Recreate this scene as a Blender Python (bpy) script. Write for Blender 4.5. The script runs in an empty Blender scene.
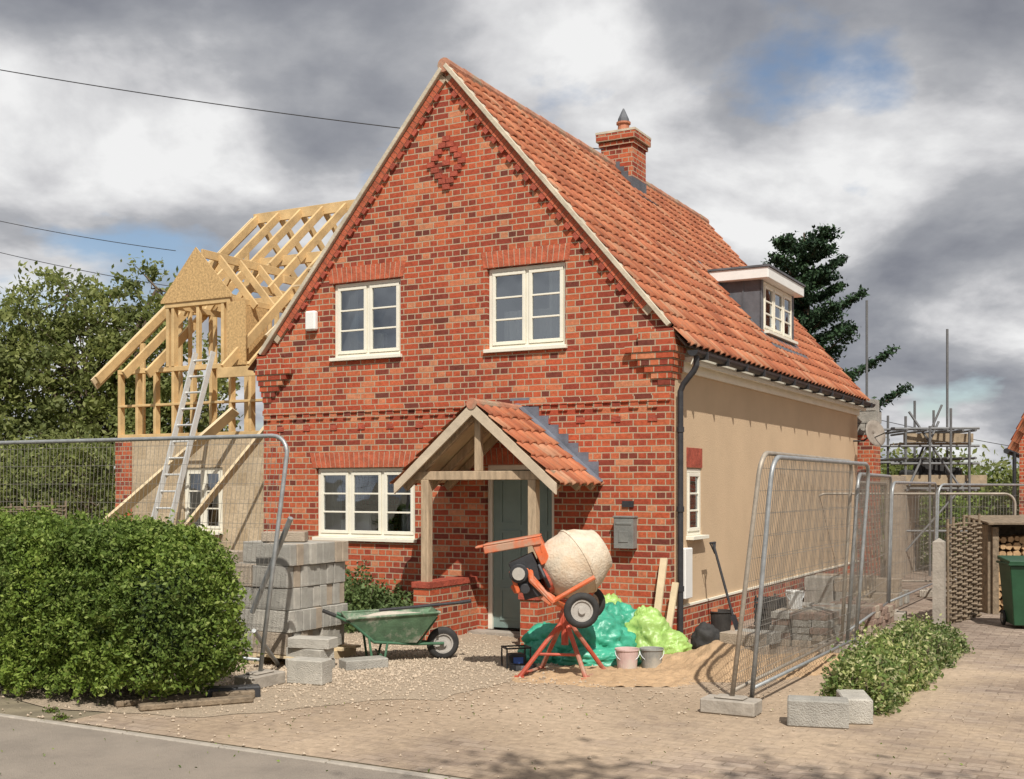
import bpy, bmesh, math, random
import numpy as np
from mathutils import Vector, Matrix, noise
from mathutils.geometry import tessellate_polygon
random.seed(3); rng=np.random.default_rng(3)
S=bpy.context.scene
S.view_settings.view_transform='Standard'; S.view_settings.look='None'; S.view_settings.exposure=0
CX,CY=1.78,13.0; TH=math.radians(-28.69); c_,s_=math.cos(TH),math.sin(TH)
def L(x,y,z=0): return Vector((CX+x*c_-y*s_, CY+x*s_+y*c_, z))
# ---------------------------------------------------------------- materials
def nt(name):
    m=bpy.data.materials.new(name); m.use_nodes=True; t=m.node_tree
    b=t.nodes['Principled BSDF']; return m,t,b
def N(t,k,**kw):
    n=t.nodes.new(k)
    for a,v in kw.items():
        if a in n.inputs: n.inputs[a].default_value=v
        else: setattr(n,a,v)
    return n
def ramp(t,stops):
    r=t.nodes.new('ShaderNodeValToRGB'); e=r.color_ramp.elements
    while len(e)<len(stops): e.new(0.5)
    for i,(p,c) in enumerate(stops):
        e[i].position=p; e[i].color=(*c,1) if len(c)==3 else c
    return r
def mixc(t,fac,a,b,mode='MIX'):
    n=t.nodes.new('ShaderNodeMix'); n.data_type='RGBA'; n.blend_type=mode
    for idx,v in ((0,fac),(6,a),(7,b)):
        if isinstance(v,(int,float)): n.inputs[idx].default_value=v
        elif isinstance(v,tuple): n.inputs[idx].default_value=(*v,1)
        else: t.links.new(v,n.inputs[idx])
    return n.outputs[2]
def M(name,col,rough=.7,var=.25,scale=6,bump=.15,metal=0,bscale=None,dirt=None,spec=None,stretch=None):
    m,t,b=nt(name)
    tc=N(t,'ShaderNodeTexCoord'); v=tc.outputs['Object']
    if stretch:
        mp=N(t,'ShaderNodeMapping'); mp.inputs['Scale'].default_value=stretch; t.links.new(v,mp.inputs[0]); v=mp.outputs[0]
    n=N(t,'ShaderNodeTexNoise',Scale=scale,Detail=6.0,Roughness=.65); t.links.new(v,n.inputs['Vector'])
    d=tuple(max(0,c*(1-var)) for c in col); l=tuple(min(1,c*(1+var)) for c in col)
    r=ramp(t,[(.3,d),(.7,l)]); t.links.new(n.outputs[0],r.inputs[0]); o=r.outputs[0]
    if dirt:
        n2=N(t,'ShaderNodeTexNoise',Scale=scale*.35,Detail=8.0,Roughness=.7); t.links.new(v,n2.inputs['Vector'])
        r2=ramp(t,[(.48,(0,0,0)),(.62,(1,1,1))]); t.links.new(n2.outputs[0],r2.inputs[0])
        o=mixc(t,r2.outputs[0],o,dirt)
    t.links.new(o,b.inputs['Base Color'])
    b.inputs['Roughness'].default_value=rough; b.inputs['Metallic'].default_value=metal
    if spec is not None: b.inputs['Specular IOR Level'].default_value=spec
    if bump:
        n3=N(t,'ShaderNodeTexNoise',Scale=(bscale or scale*5),Detail=5.0); t.links.new(v,n3.inputs['Vector'])
        bp=N(t,'ShaderNodeBump',Strength=bump,Distance=.02); t.links.new(n3.outputs[0],bp.inputs['Height']); t.links.new(bp.outputs[0],b.inputs['Normal'])
    return m
def brickmat(name,w=.225,h=.075,mort=.0075,cols=None,mcol=(.40,.31,.21),flat=False,sand=None,bumps=.6):
    m,t,b=nt(name); tc=N(t,'ShaderNodeTexCoord')
    sp=N(t,'ShaderNodeSeparateXYZ'); t.links.new(tc.outputs['Object'],sp.inputs[0])
    cb=N(t,'ShaderNodeCombineXYZ')
    if flat: t.links.new(sp.outputs[0],cb.inputs[0]); t.links.new(sp.outputs[1],cb.inputs[1])
    else:
        ad=N(t,'ShaderNodeMath',operation='ADD'); t.links.new(sp.outputs[0],ad.inputs[0]); t.links.new(sp.outputs[1],ad.inputs[1])
        t.links.new(ad.outputs[0],cb.inputs[0]); t.links.new(sp.outputs[2],cb.inputs[1])
    nw=N(t,'ShaderNodeTexNoise',Scale=5.0,Detail=3.0); t.links.new(cb.outputs[0],nw.inputs['Vector'])
    sb=N(t,'ShaderNodeVectorMath',operation='SUBTRACT'); t.links.new(nw.outputs['Color'],sb.inputs[0]); sb.inputs[1].default_value=(.5,.5,.5)
    sc=N(t,'ShaderNodeVectorMath',operation='SCALE'); t.links.new(sb.outputs[0],sc.inputs[0]); sc.inputs['Scale'].default_value=.012
    va=N(t,'ShaderNodeVectorMath',operation='ADD'); t.links.new(cb.outputs[0],va.inputs[0]); t.links.new(sc.outputs[0],va.inputs[1])
    k=N(t,'ShaderNodeTexBrick'); t.links.new(va.outputs[0],k.inputs['Vector'])
    k.inputs['Color1'].default_value=(0,0,0,1); k.inputs['Color2'].default_value=(1,1,1,1); k.inputs['Mortar'].default_value=(.5,.5,.5,1)
    k.inputs['Scale'].default_value=1; k.inputs['Mortar Size'].default_value=mort; k.inputs['Mortar Smooth'].default_value=.25
    k.inputs['Brick Width'].default_value=w; k.inputs['Row Height'].default_value=h
    if not flat: k.squash=.5; k.squash_frequency=2
    r=ramp(t,cols); t.links.new(k.outputs['Color'],r.inputs[0])
    n=N(t,'ShaderNodeTexNoise',Scale=22.0,Detail=6.0,Roughness=.7); t.links.new(cb.outputs[0],n.inputs['Vector'])
    rn=ramp(t,[(.3,(.68,.68,.68)),(.72,(1.24,1.24,1.24))]); t.links.new(n.outputs[0],rn.inputs[0])
    o=mixc(t,1.0,r.outputs[0],rn.outputs[0],'MULTIPLY')
    n2=N(t,'ShaderNodeTexNoise',Scale=1.1,Detail=5.0,Roughness=.6); t.links.new(cb.outputs[0],n2.inputs['Vector'])
    rl=ramp(t,[(.3,(.82,.82,.82)),(.7,(1.12,1.1,1.08))]); t.links.new(n2.outputs[0],rl.inputs[0])
    o=mixc(t,1.0,o,rl.outputs[0],'MULTIPLY')
    o=mixc(t,k.outputs['Fac'],o,mcol)
    hf=k.outputs['Fac']
    if sand:
        n3=N(t,'ShaderNodeTexNoise',Scale=.9,Detail=9.0,Roughness=.68); t.links.new(cb.outputs[0],n3.inputs['Vector'])
        vd=N(t,'ShaderNodeVectorMath',operation='DISTANCE'); t.links.new(cb.outputs[0],vd.inputs[0]); vd.inputs[1].default_value=(-.3,-2.4,0)
        mr=N(t,'ShaderNodeMapRange'); t.links.new(vd.outputs['Value'],mr.inputs[0])
        mr.inputs[1].default_value=1.8; mr.inputs[2].default_value=6.0; mr.inputs[3].default_value=.24; mr.inputs[4].default_value=-.10
        ad3=N(t,'ShaderNodeMath',operation='ADD'); t.links.new(n3.outputs[0],ad3.inputs[0]); t.links.new(mr.outputs[0],ad3.inputs[1])
        r3=ramp(t,[(.42,(0,0,0)),(.66,(.93,.93,.93))]); t.links.new(ad3.outputs[0],r3.inputs[0])
        n4=N(t,'ShaderNodeTexNoise',Scale=14,Detail=6.0,Roughness=.7); t.links.new(cb.outputs[0],n4.inputs['Vector'])
        r4=ramp(t,[(.3,tuple(a*.72 for a in sand)),(.7,tuple(a*1.2 for a in sand))]); t.links.new(n4.outputs[0],r4.inputs[0])
        o=mixc(t,r3.outputs[0],o,r4.outputs[0])
        n6=N(t,'ShaderNodeTexNoise',Scale=.5,Detail=6.0); t.links.new(cb.outputs[0],n6.inputs['Vector'])
        r6=ramp(t,[(.35,(.80,.79,.78)),(.65,(1.08,1.08,1.08))]); t.links.new(n6.outputs[0],r6.inputs[0]); o=mixc(t,1.0,o,r6.outputs[0],'MULTIPLY')
    t.links.new(o,b.inputs['Base Color']); b.inputs['Roughness'].default_value=.85; b.inputs['Specular IOR Level'].default_value=.25
    ma=N(t,'ShaderNodeMath',operation='MULTIPLY'); t.links.new(hf,ma.inputs[0]); ma.inputs[1].default_value=-1
    mb=N(t,'ShaderNodeMath',operation='MULTIPLY_ADD'); t.links.new(n.outputs[0],mb.inputs[0]); mb.inputs[1].default_value=.7; t.links.new(ma.outputs[0],mb.inputs[2])
    bp=N(t,'ShaderNodeBump',Strength=bumps,Distance=.012); t.links.new(mb.outputs[0],bp.inputs['Height']); t.links.new(bp.outputs[0],b.inputs['Normal'])
    return m
BR=[(0,(.15,.043,.03)),(.14,(.27,.053,.032)),(.35,(.38,.073,.036)),(.62,(.46,.096,.042)),(.85,(.51,.135,.06)),(1,(.56,.23,.12))]
m_brick=brickmat('red_brick',cols=BR,mcol=(.42,.325,.22),mort=.008)
m_lint=M('rubbed_brick',(.44,.105,.048),.8,.35,9,.4)
m_lint2=M('brick_dark',(.34,.068,.038),.8,.35,9,.4)
m_mort=M('mortar',(.44,.35,.25),.9,.15,8,.3)
m_render=M('tan_render',(.54,.39,.245),.9,.08,.9,.25,bscale=60)
m_cream=M('cream_paint',(.78,.74,.62),.45,.06,4,.05)
m_white=M('white_paint',(.78,.77,.73),.4,.05,4,.03)
m_stone=M('verge_stone',(.52,.45,.34),.8,.2,5,.3)
m_lead=M('lead',(.10,.104,.115),.6,.3,4,.15)
m_black=M('black_plastic',(.02,.02,.022),.4,.3,5,.05)
m_iron=M('dark_iron',(.03,.03,.033),.5,.3,9,.1)
m_teal=M('teal_paint',(.19,.26,.235),.45,.1,3,.05)
m_oak=M('weathered_oak',(.42,.31,.20),.8,.3,3,.3,stretch=(8,8,1.2))
m_pine=M('fresh_timber',(.58,.40,.19),.7,.26,2.5,.2)
m_pine2=M('pale_timber',(.62,.49,.31),.7,.22,2.5,.2)
m_osb=M('osb_board',(.52,.34,.15),.8,.4,28,.3)
m_block=M('concrete_block',(.34,.32,.28),.95,.22,7,.7,bscale=90)
m_block2=M('concrete_block_pale',(.44,.41,.355),.95,.2,7,.7,bscale=90)
m_block3=M('concrete_block_tan',(.38,.31,.235),.95,.2,7,.7,bscale=90)
m_galv=M('galvanised_steel',(.34,.35,.35),.5,.2,12,.1,metal=.5)
m_galv2=M('rusty_galvanised_steel',(.36,.31,.25),.6,.25,8,.1,metal=.4)
m_alu=M('ladder_aluminium',(.62,.62,.60),.45,.1,12,.05,metal=.3)
m_scaf=M('scaffold_tube',(.15,.15,.15),.6,.2,12,.1,metal=.3)
m_mesh=M('mesh_wire',(.25,.23,.20),.6,.2,12,0,metal=.4)
m_orange=M('mixer_orange_paint',(.60,.12,.035),.5,.2,7,.1,dirt=(.40,.24,.16))
m_redf=M('mixer_red_paint',(.44,.075,.04),.6,.25,8,.1,dirt=(.38,.24,.17))
m_drum=M('cement_crusted_drum',(.60,.51,.39),.85,.20,9,.5,dirt=(.56,.43,.30))
m_rub=M('rubber',(.03,.028,.026),.8,.4,9,.1)
m_rim=M('wheel_rim',(.40,.37,.33),.6,.2,9,.1)
m_barrow=M('green_barrow_paint',(.09,.16,.09),.7,.3,9,.2,dirt=(.38,.36,.29))
m_cem=M('dried_cement',(.50,.45,.37),.95,.2,8,.6)
m_bagA=M('teal_green_plastic',(.05,.33,.21),.4,.35,4,.5,bscale=14)
m_bagB=M('lime_green_plastic',(.32,.48,.13),.42,.25,4,.5,bscale=14)
m_sand=M('builders_sand',(.42,.28,.16),.95,.2,6,.8)
m_buck=M('bucket_pink',(.56,.40,.37),.5,.15,6,.1,dirt=(.55,.5,.43))
m_buck2=M('bucket_grey',(.26,.26,.24),.6,.2,6,.1,dirt=(.45,.41,.34))
m_bin=M('green_bin_plastic',(.015,.065,.028),.45,.2,4,.05)
m_bark=M('bark',(.13,.095,.065),.95,.3,9,.6)
m_wattle=M('wattle',(.20,.15,.10),.9,.45,14,.4)
m_log=M('log_ends',(.42,.27,.14),.9,.35,12,.3)
m_conc=M('concrete',(.34,.30,.25),.9,.2,6,.4)
m_roofdk=M('underlay',(.12,.09,.07),.9,.2,4,.1)
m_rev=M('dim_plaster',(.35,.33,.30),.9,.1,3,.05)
m_curt=M('curtain_cloth',(.60,.58,.55),.9,.1,5,.1)
def tilemat(name,stops):
    m,t,b=nt(name); uv=N(t,'ShaderNodeUVMap')
    fl=N(t,'ShaderNodeVectorMath',operation='FLOOR'); t.links.new(uv.outputs[0],fl.inputs[0])
    wn=N(t,'ShaderNodeTexWhiteNoise'); wn.noise_dimensions='2D'; t.links.new(fl.outputs[0],wn.inputs['Vector'])
    r=ramp(t,stops); t.links.new(wn.outputs['Value'],r.inputs[0])
    tc=N(t,'ShaderNodeTexCoord'); n=N(t,'ShaderNodeTexNoise',Scale=1.6,Detail=8.0,Roughness=.7); t.links.new(tc.outputs['Object'],n.inputs['Vector'])
    rn=ramp(t,[(.3,(.70,.68,.66)),(.7,(1.15,1.15,1.15))]); t.links.new(n.outputs[0],rn.inputs[0])
    o=mixc(t,1.0,r.outputs[0],rn.outputs[0],'MULTIPLY')
    n2=N(t,'ShaderNodeTexNoise',Scale=18,Detail=6.0); t.links.new(tc.outputs['Object'],n2.inputs['Vector'])
    r2=ramp(t,[(.52,(0,0,0)),(.75,(.6,.6,.6))]); t.links.new(n2.outputs[0],r2.inputs[0])
    o=mixc(t,r2.outputs[0],o,(.26,.17,.115))
    t.links.new(o,b.inputs['Base Color']); b.inputs['Roughness'].default_value=.85; b.inputs['Specular IOR Level'].default_value=.2
    bp=N(t,'ShaderNodeBump',Strength=.3,Distance=.01); t.links.new(n2.outputs[0],bp.inputs['Height']); t.links.new(bp.outputs[0],b.inputs['Normal'])
    return m
m_tile=tilemat('clay_pantile',[(0,(.31,.10,.052)),(.4,(.42,.14,.07)),(.8,(.48,.18,.09)),(1,(.48,.25,.15))])
def glassmat():
    m=bpy.data.materials.new('window_glass'); m.use_nodes=True; t=m.node_tree; t.nodes.clear()
    o=N(t,'ShaderNodeOutputMaterial'); mx=N(t,'ShaderNodeMixShader'); tr=N(t,'ShaderNodeBsdfTransparent'); gl=N(t,'ShaderNodeBsdfGlossy')
    tr.inputs[0].default_value=(.7,.76,.78,1); gl.inputs['Roughness'].default_value=.015; gl.inputs['Color'].default_value=(.85,.92,1,1)
    lw=N(t,'ShaderNodeLayerWeight',Blend=.25); ad=N(t,'ShaderNodeMath',operation='ADD'); ad.inputs[1].default_value=.20
    t.links.new(lw.outputs['Fresnel'],ad.inputs[0]); t.links.new(ad.outputs[0],mx.inputs[0])
    n=N(t,'ShaderNodeTexNoise',Scale=1.3); bp=N(t,'ShaderNodeBump',Strength=.12,Distance=.05); tc=N(t,'ShaderNodeTexCoord')
    t.links.new(tc.outputs['Object'],n.inputs['Vector']); t.links.new(n.outputs[0],bp.inputs['Height']); t.links.new(bp.outputs[0],gl.inputs['Normal'])
    t.links.new(tr.outputs[0],mx.inputs[1]); t.links.new(gl.outputs[0],mx.inputs[2]); t.links.new(mx.outputs[0],o.inputs[0]); return m
m_glass=glassmat()
def leafmat(name,stops,trans=.35,rough=.6):
    m,t,b=nt(name); uv=N(t,'ShaderNodeUVMap'); sp=N(t,'ShaderNodeSeparateXYZ'); t.links.new(uv.outputs[0],sp.inputs[0])
    r=ramp(t,stops); t.links.new(sp.outputs[0],r.inputs[0])
    tc=N(t,'ShaderNodeTexCoord'); n=N(t,'ShaderNodeTexNoise',Scale=1.5,Detail=3.0); t.links.new(tc.outputs['Object'],n.inputs['Vector'])
    rn=ramp(t,[(.35,(.72,.74,.75)),(.65,(1.22,1.18,1.0))]); t.links.new(n.outputs[0],rn.inputs[0])
    o=mixc(t,1.0,r.outputs[0],rn.outputs[0],'MULTIPLY'); t.links.new(o,b.inputs['Base Color']); b.inputs['Roughness'].default_value=rough
    b.inputs['Specular IOR Level'].default_value=.25
    tl=N(t,'ShaderNodeBsdfTranslucent'); t.links.new(o,tl.inputs[0]); mx=N(t,'ShaderNodeMixShader'); mx.inputs[0].default_value=trans
    out=[x for x in t.nodes if x.type=='OUTPUT_MATERIAL'][0]
    t.links.new(b.outputs[0],mx.inputs[1]); t.links.new(tl.outputs[0],mx.inputs[2]); t.links.new(mx.outputs[0],out.inputs[0]); return m
m_hedge=leafmat('hedge_leaves',[(0,(.07,.115,.02)),(.5,(.15,.225,.042)),(.85,(.24,.32,.075)),(1,(.34,.40,.13))],.35)
m_tree=leafmat('tree_leaves',[(0,(.13,.165,.05)),(.5,(.22,.255,.085)),(1,(.34,.37,.16))],.5)
m_dark=leafmat('cedar_needles',[(0,(.016,.038,.02)),(1,(.05,.095,.045))],.1)
m_var=leafmat('variegated_leaves',[(0,(.08,.13,.035)),(.5,(.19,.26,.08)),(.75,(.38,.41,.18)),(1,(.56,.54,.34))])
m_lav=leafmat('shrub_leaves',[(0,(.07,.11,.04)),(1,(.18,.25,.10))])
# ---------------------------------------------------------------- mesh builder
class MB:
    def __init__(s,Mx=None): s.v=[];s.f=[];s.M=Mx or Matrix()
    def add(s,vs,fs):
        b=len(s.v); s.v+= [s.M@Vector(p) for p in vs]; s.f+=[tuple(i+b for i in f) for f in fs]
    def box(s,x0,x1,y0,y1,z0,z1,R=None):
        vs=[(x,y,z) for z in (z0,z1) for y in (y0,y1) for x in (x0,x1)]
        if R: vs=[R@Vector(p) for p in vs]
        s.add(vs,[(0,2,3,1),(4,5,7,6),(0,1,5,4),(2,6,7,3),(0,4,6,2),(1,3,7,5)])
    def cbox(s,c,sx,sy,sz,rz=0,rx=0,ry=0):
        R=Matrix.Translation(c)@Matrix.Rotation(rz,4,'Z')@Matrix.Rotation(ry,4,'Y')@Matrix.Rotation(rx,4,'X')
        s.box(-sx/2,sx/2,-sy/2,sy/2,-sz/2,sz/2,R)
    def beam(s,p,q,w,h,up=(0,0,1)):
        p=Vector(p);q=Vector(q);d=(q-p);l=d.length;d.normalize(); u=Vector(up)
        if abs(d.dot(u))>.98: u=Vector((0,1,0))
        r=d.cross(u).normalized(); u=r.cross(d).normalized()
        R=Matrix((( r.x,d.x,u.x,p.x),(r.y,d.y,u.y,p.y),(r.z,d.z,u.z,p.z),(0,0,0,1)))
        s.box(-w/2,w/2,0,l,-h/2,h/2,R)
    def tube(s,pts,r,n=8,cap=True):
        pts=[Vector(p) for p in pts]; K=len(pts)
        rs=r if isinstance(r,(list,tuple)) else [r]*K; prev=None; vs=[]
        for i,p in enumerate(pts):
            d=(pts[min(i+1,K-1)]-pts[max(i-1,0)]).normalized()
            if prev is None:
                a=Vector((0,0,1)) if abs(d.z)<.9 else Vector((1,0,0)); prev=d.cross(a).normalized()
            prev=(prev-d*prev.dot(d)).normalized(); o=d.cross(prev)
            for k in range(n):
                a=2*math.pi*k/n; vs.append(p+(prev*math.cos(a)+o*math.sin(a))*rs[i])
        fs=[(i*n+k,i*n+(k+1)%n,(i+1)*n+(k+1)%n,(i+1)*n+k) for i in range(K-1) for k in range(n)]
        if cap: fs+=[tuple(range(n)),tuple((K-1)*n+k for k in range(n))]
        s.add(vs,fs)
    def rev(s,prof,o,axis,n=24):
        ax=Vector(axis).normalized(); s.tube2([Vector(o)+ax*a for a,r in prof],[r for a,r in prof],ax,n)
    def tube2(s,pts,rs,d,n):
        a=Vector((0,0,1)) if abs(d.z)<.9 else Vector((1,0,0)); u=d.cross(a).normalized(); w=d.cross(u); K=len(pts)
        vs=[p+(u*math.cos(2*math.pi*k/n)+w*math.sin(2*math.pi*k/n))*rs[i] for i,p in enumerate(pts) for k in range(n)]
        fs=[(i*n+k,i*n+(k+1)%n,(i+1)*n+(k+1)%n,(i+1)*n+k) for i in range(K-1) for k in range(n)]
        s.add(vs,fs)
    def obj(s,name,mat,parent=None,smooth=False,bevel=0,loc=None,rz=0,auto=False,solid=0,recalc=True):
        me=bpy.data.meshes.new(name); me.from_pydata([tuple(p) for p in s.v],[],s.f); 
        if recalc:
            bm=bmesh.new(); bm.from_mesh(me); bmesh.ops.recalc_face_normals(bm,faces=bm.faces); bm.to_mesh(me); bm.free()
        me.materials.append(mat); o=bpy.data.objects.new(name,me); S.collection.objects.link(o)
        if smooth:
            me.polygons.foreach_set('use_smooth',[True]*len(me.polygons))
        if solid:
            md=o.modifiers.new('s','SOLIDIFY'); md.thickness=solid
        if bevel:
            md=o.modifiers.new('b','BEVEL'); md.width=bevel; md.segments=1; md.limit_method='ANGLE'
        if parent: o.parent=parent
        if loc is not None: o.location=loc
        if rz: o.rotation_euler[2]=rz
        return o
def G(name,loc=(0,0,0),rz=0):
    e=bpy.data.objects.new(name,None); e.location=loc; e.rotation_euler[2]=rz; e.empty_display_size=.2; S.collection.objects.link(e); return e
def leaves(name,P,size,mat,parent=None,loc=None,nrm=None,flat=0):
    n=len(P); P=np.asarray(P,dtype=np.float32)
    a=rng.normal(size=(n,3)); 
    if flat: a[:,2]*=flat
    a/=np.linalg.norm(a,axis=1)[:,None]
    b=rng.normal(size=(n,3)); b-=a*(a*b).sum(1)[:,None]; b/=np.linalg.norm(b,axis=1)[:,None]
    sz=(size*rng.uniform(.6,1.3,n))[:,None]
    V=np.stack([P-a*sz, P-b*sz*.5, P+a*sz, P+b*sz*.5],1).reshape(-1,3)
    me=bpy.data.meshes.new(name); me.vertices.add(4*n); me.vertices.foreach_set('co',V.astype(np.float32).ravel())
    me.loops.add(4*n); me.loops.foreach_set('vertex_index',np.arange(4*n,dtype=np.int32))
    me.polygons.add(n); me.polygons.foreach_set('loop_start',np.arange(0,4*n,4,dtype=np.int32)); me.polygons.foreach_set('loop_total',np.full(n,4,dtype=np.int32))
    uv=me.uv_layers.new(name='UVMap'); u=np.repeat(rng.uniform(0,1,n),4); uv.data.foreach_set('uv',np.stack([u,u],1).astype(np.float32).ravel())
    me.update(); me.materials.append(mat); o=bpy.data.objects.new(name,me); S.collection.objects.link(o)
    if parent: o.parent=parent
    if loc is not None: o.location=loc
    return o
def tile_roof(name,O,U,V,ul,vl,parent,w=.205,c=.25,mat=None,amp=.019):
    O=Vector(O);U=Vector(U).normalized();V=Vector(V).normalized();Nn=U.cross(V)
    if Nn.z<0: Nn=-Nn
    nu=max(1,round(ul/w)); w=ul/nu; ncs=max(1,round(vl/c)); c=vl/ncs; q=8
    vs=[];uvs=[];fs=[]
    nc=nu*q+1
    jit={}
    for j in range(ncs):
        for t in (0,.02,1.0):
            for i in range(nc):
                k=min(i//q,nu-1); ph=(i%q)/q if i<nu*q else 1
                jj=jit.setdefault((k,j),random.uniform(-.003,.003))
                prof=amp*(math.sin(2*math.pi*ph)+.35*math.cos(4*math.pi*ph))
                hh=prof+.026*(1-t)+ (jj if 0<i%q else 0)+.012*noise.noise(Vector((i*w/q*.5,(j+t)*c*.5,3)))
                if t==0: hh-=.022
                p=O+U*(i*w/q)+V*((j+t)*c+(jj*1.2 if t<.5 else 0))+Nn*(hh+.02)
                vs.append(p); 
    for j in range(ncs):
        for r in range(2):
            a0=(j*3+r)*nc; a1=a0+nc
            for i in range(nc-1):
                fs.append((a0+i,a0+i+1,a1+i+1,a1+i)); k=i//q
                u=k+.5; v=j+.5; uvs+= [(u,v)]*4
    me=bpy.data.meshes.new(name); me.from_pydata([tuple(p) for p in vs],[],fs)
    l=me.uv_layers.new(name='UVMap'); l.data.foreach_set('uv',np.array(uvs,dtype=np.float32).ravel())
    me.materials.append(mat or m_tile); o=bpy.data.objects.new(name,me); S.collection.objects.link(o); o.parent=parent
    me.polygons.foreach_set('use_smooth',[True]*len(fs))
    return o
def ridge_tiles(name,p,q,parent,r=.09,seg=.42):
    p=Vector(p);q=Vector(q);d=(q-p);n=max(1,round(d.length/seg));mb=MB()
    for i in range(n):
        a=p+d*(i/n); b=p+d*((i+.985)/n); z=random.uniform(-.006,.006)
        a=a+Vector((0,0,z)); mb.tube([a,b],[r,r*.93],12)
    return mb.obj(name,M(name+'_clay',(.40,.18,.11),.85,.35,6,.3,dirt=(.33,.25,.17)),parent)
def win(mbf,mbg,u0,u1,z0,z1,d,cols,rows,Mx,sill=True,openl=None):
    mbf.M=Mx; mbg.M=Mx; f=.045; dd=.07
    mbf.box(u0,u1,d,d+dd,z0,z0+f); mbf.box(u0,u1,d,d+dd,z1-f,z1)
    mbf.box(u0,u0+f,d,d+dd,z0+f,z1-f); mbf.box(u1-f,u1,d,d+dd,z0+f,z1-f)
    W=(u1-u0)/cols
    for i in range(1,cols): mbf.box(u0+i*W-f*.45,u0+i*W+f*.45,d+.004,d+dd-.004,z0+f,z1-f)
    for i in range(cols):
        a=u0+i*W+(f if i==0 else f*.45); b=u0+(i+1)*W-(f if i==cols-1 else f*.45); g=.042
        y0=d-.012; y1=d+.035; za=z0+f+.004; zb=z1-f-.004; a+=.004;b-=.004
        mbf.box(a,b,y0,y1,za,za+g); mbf.box(a,b,y0,y1,zb-g,zb)
        mbf.box(a,a+g,y0,y1,za+g,zb-g); mbf.box(b-g,b,y0,y1,za+g,zb-g)
        for k in range(1,rows):
            z=za+g+(zb-za-2*g)*k/rows; mbf.box(a+g,b-g,y0+.008,y1-.004,z-.011,z+.011)
        tl=random.uniform(-.006,.006)
        mbg.add([(a+g,d+.012+tl,za+g),(b-g,d+.012-tl,za+g),(b-g,d+.012-tl*.5,zb-g),(a+g,d+.012+tl*.5,zb-g)],[(0,1,2,3)])
    if sill: mbf.box(u0-.03,u1+.03,d-.10,d+.05,z0-.045,z0-.002)
def facewall(mb,outer,holes,y,rev=.11):
    polys=[[Vector((x,y,z)) for x,z in outer]]+[[Vector((x,y,z)) for x,z in h] for h in holes]
    tr=tessellate_polygon([[Vector((p.x,p.z,0)) for p in q] for q in polys]); flat=[p for q in polys for p in q]
    mb.add(flat,[tuple(t) for t in tr])
    for h in holes:
        n=len(h)
        for i in range(n):
            a=h[i];b=h[(i+1)%n]; mb.add([(a[0],y,a[1]),(b[0],y,b[1]),(b[0],y+rev,b[1]),(a[0],y+rev,a[1])],[(0,1,2,3)])
def rect(a,b,c,d): return [(a,c),(b,c),(b,d),(a,d)]
I4=Matrix()
SIDE=Matrix(((0,-1,0,0),(1,0,0,0),(0,0,1,0),(0,0,0,1)))
# ================================================================= HOUSE
H=G('brick_house',(CX,CY,0),TH)
W=5.91; LEN=9.6; EZ=3.56; PZ=6.99; K=(PZ-EZ)/(W/2)
def rz(x): return EZ+K*min(-x,W+x)
UL=(-4.73,-3.65,3.43,4.46); UR=(-2.38,-1.31,3.41,4.45); LW=(-5.01,-3.43,1.07,2.03); DR=(-2.40,-1.46,.04,2.05)
fw=MB()
facewall(fw,[(-W,0),(0,0),(0,EZ),(-W/2,PZ),(-W,EZ)],[rect(*UL),rect(*UR),rect(*LW),rect(*DR)],0)
fw.add([(0,0,0),(0,.13,0),(0,.13,EZ),(0,0,EZ)],[(0,1,2,3)])
fw.add([(-W,0,0),(-W,LEN,0),(-W,LEN,EZ),(-W,0,EZ)],[(0,1,2,3)])
fw.add([(-W,LEN,0),(0,LEN,0),(0,LEN,EZ),(-W/2,LEN,PZ),(-W,LEN,EZ)],[(0,1,2,3,4)])
fw.obj('brick_walls',m_brick,H,recalc=False)
sw=MB(SIDE); SW=(.50,1.00,1.16,2.0)
facewall(sw,[(.13,.42),(LEN,.42),(LEN,EZ),(.13,EZ)],[rect(*SW)],-.012,.1)
sw.box(.13,.132,-.012,.05,.42,EZ)
sw.obj('rendered_side_wall',m_render,H,recalc=False)
pl=MB(); pl.box(-.1,.03,.13,LEN,0,.40); pl.obj('brick_plinth',m_brick,H)
pl=MB(); pl.box(-.1,.045,.131,LEN,.40,.425); pl.obj('bellcast_bead',m_cream,H)
sp=MB(); 
for i in range(9): 
    y=.49+i*.0585; sp.box(-.02,.024,y,y+.049,2.01,2.24)
sp.obj('side_window_lintel',m_lint2,H)
f=MB();g=MB()
for w_,cols in ((UL,2),(UR,2),(LW,3)): win(f,g,w_[0]+.005,w_[1]-.005,w_[2]+.05,w_[3]-.005,.05,cols,3,I4)
win(f,g,SW[0]+.005,SW[1]-.005,SW[2]+.05,SW[3]-.005,-.005,1,3,SIDE)
f.obj('window_frames',m_cream,H,bevel=.003); g.obj('window_glass',m_glass,H,recalc=False)
it=MB(); it.box(-W+.05,-.05,.2,LEN-.1,2.5,2.6); it.box(-W+.05,-.05,3.2,3.25,0,2.5); it.box(-W+1.1,-1.1,3.2,3.25,2.6,4.6); it.obj('interior_floor_and_partition',m_rev,H)
cu=MB()
def curtain(x0,x1,z0,z1,y):
    n=24; vs=[]
    for i in range(n+1):
        x=x0+(x1-x0)*i/n; yy=y+.025*math.sin(i*1.9); vs+=[(x,yy,z0),(x,yy,z1)]
    cu.add(vs,[(2*i,2*i+2,2*i+3,2*i+1) for i in range(n)])
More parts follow.
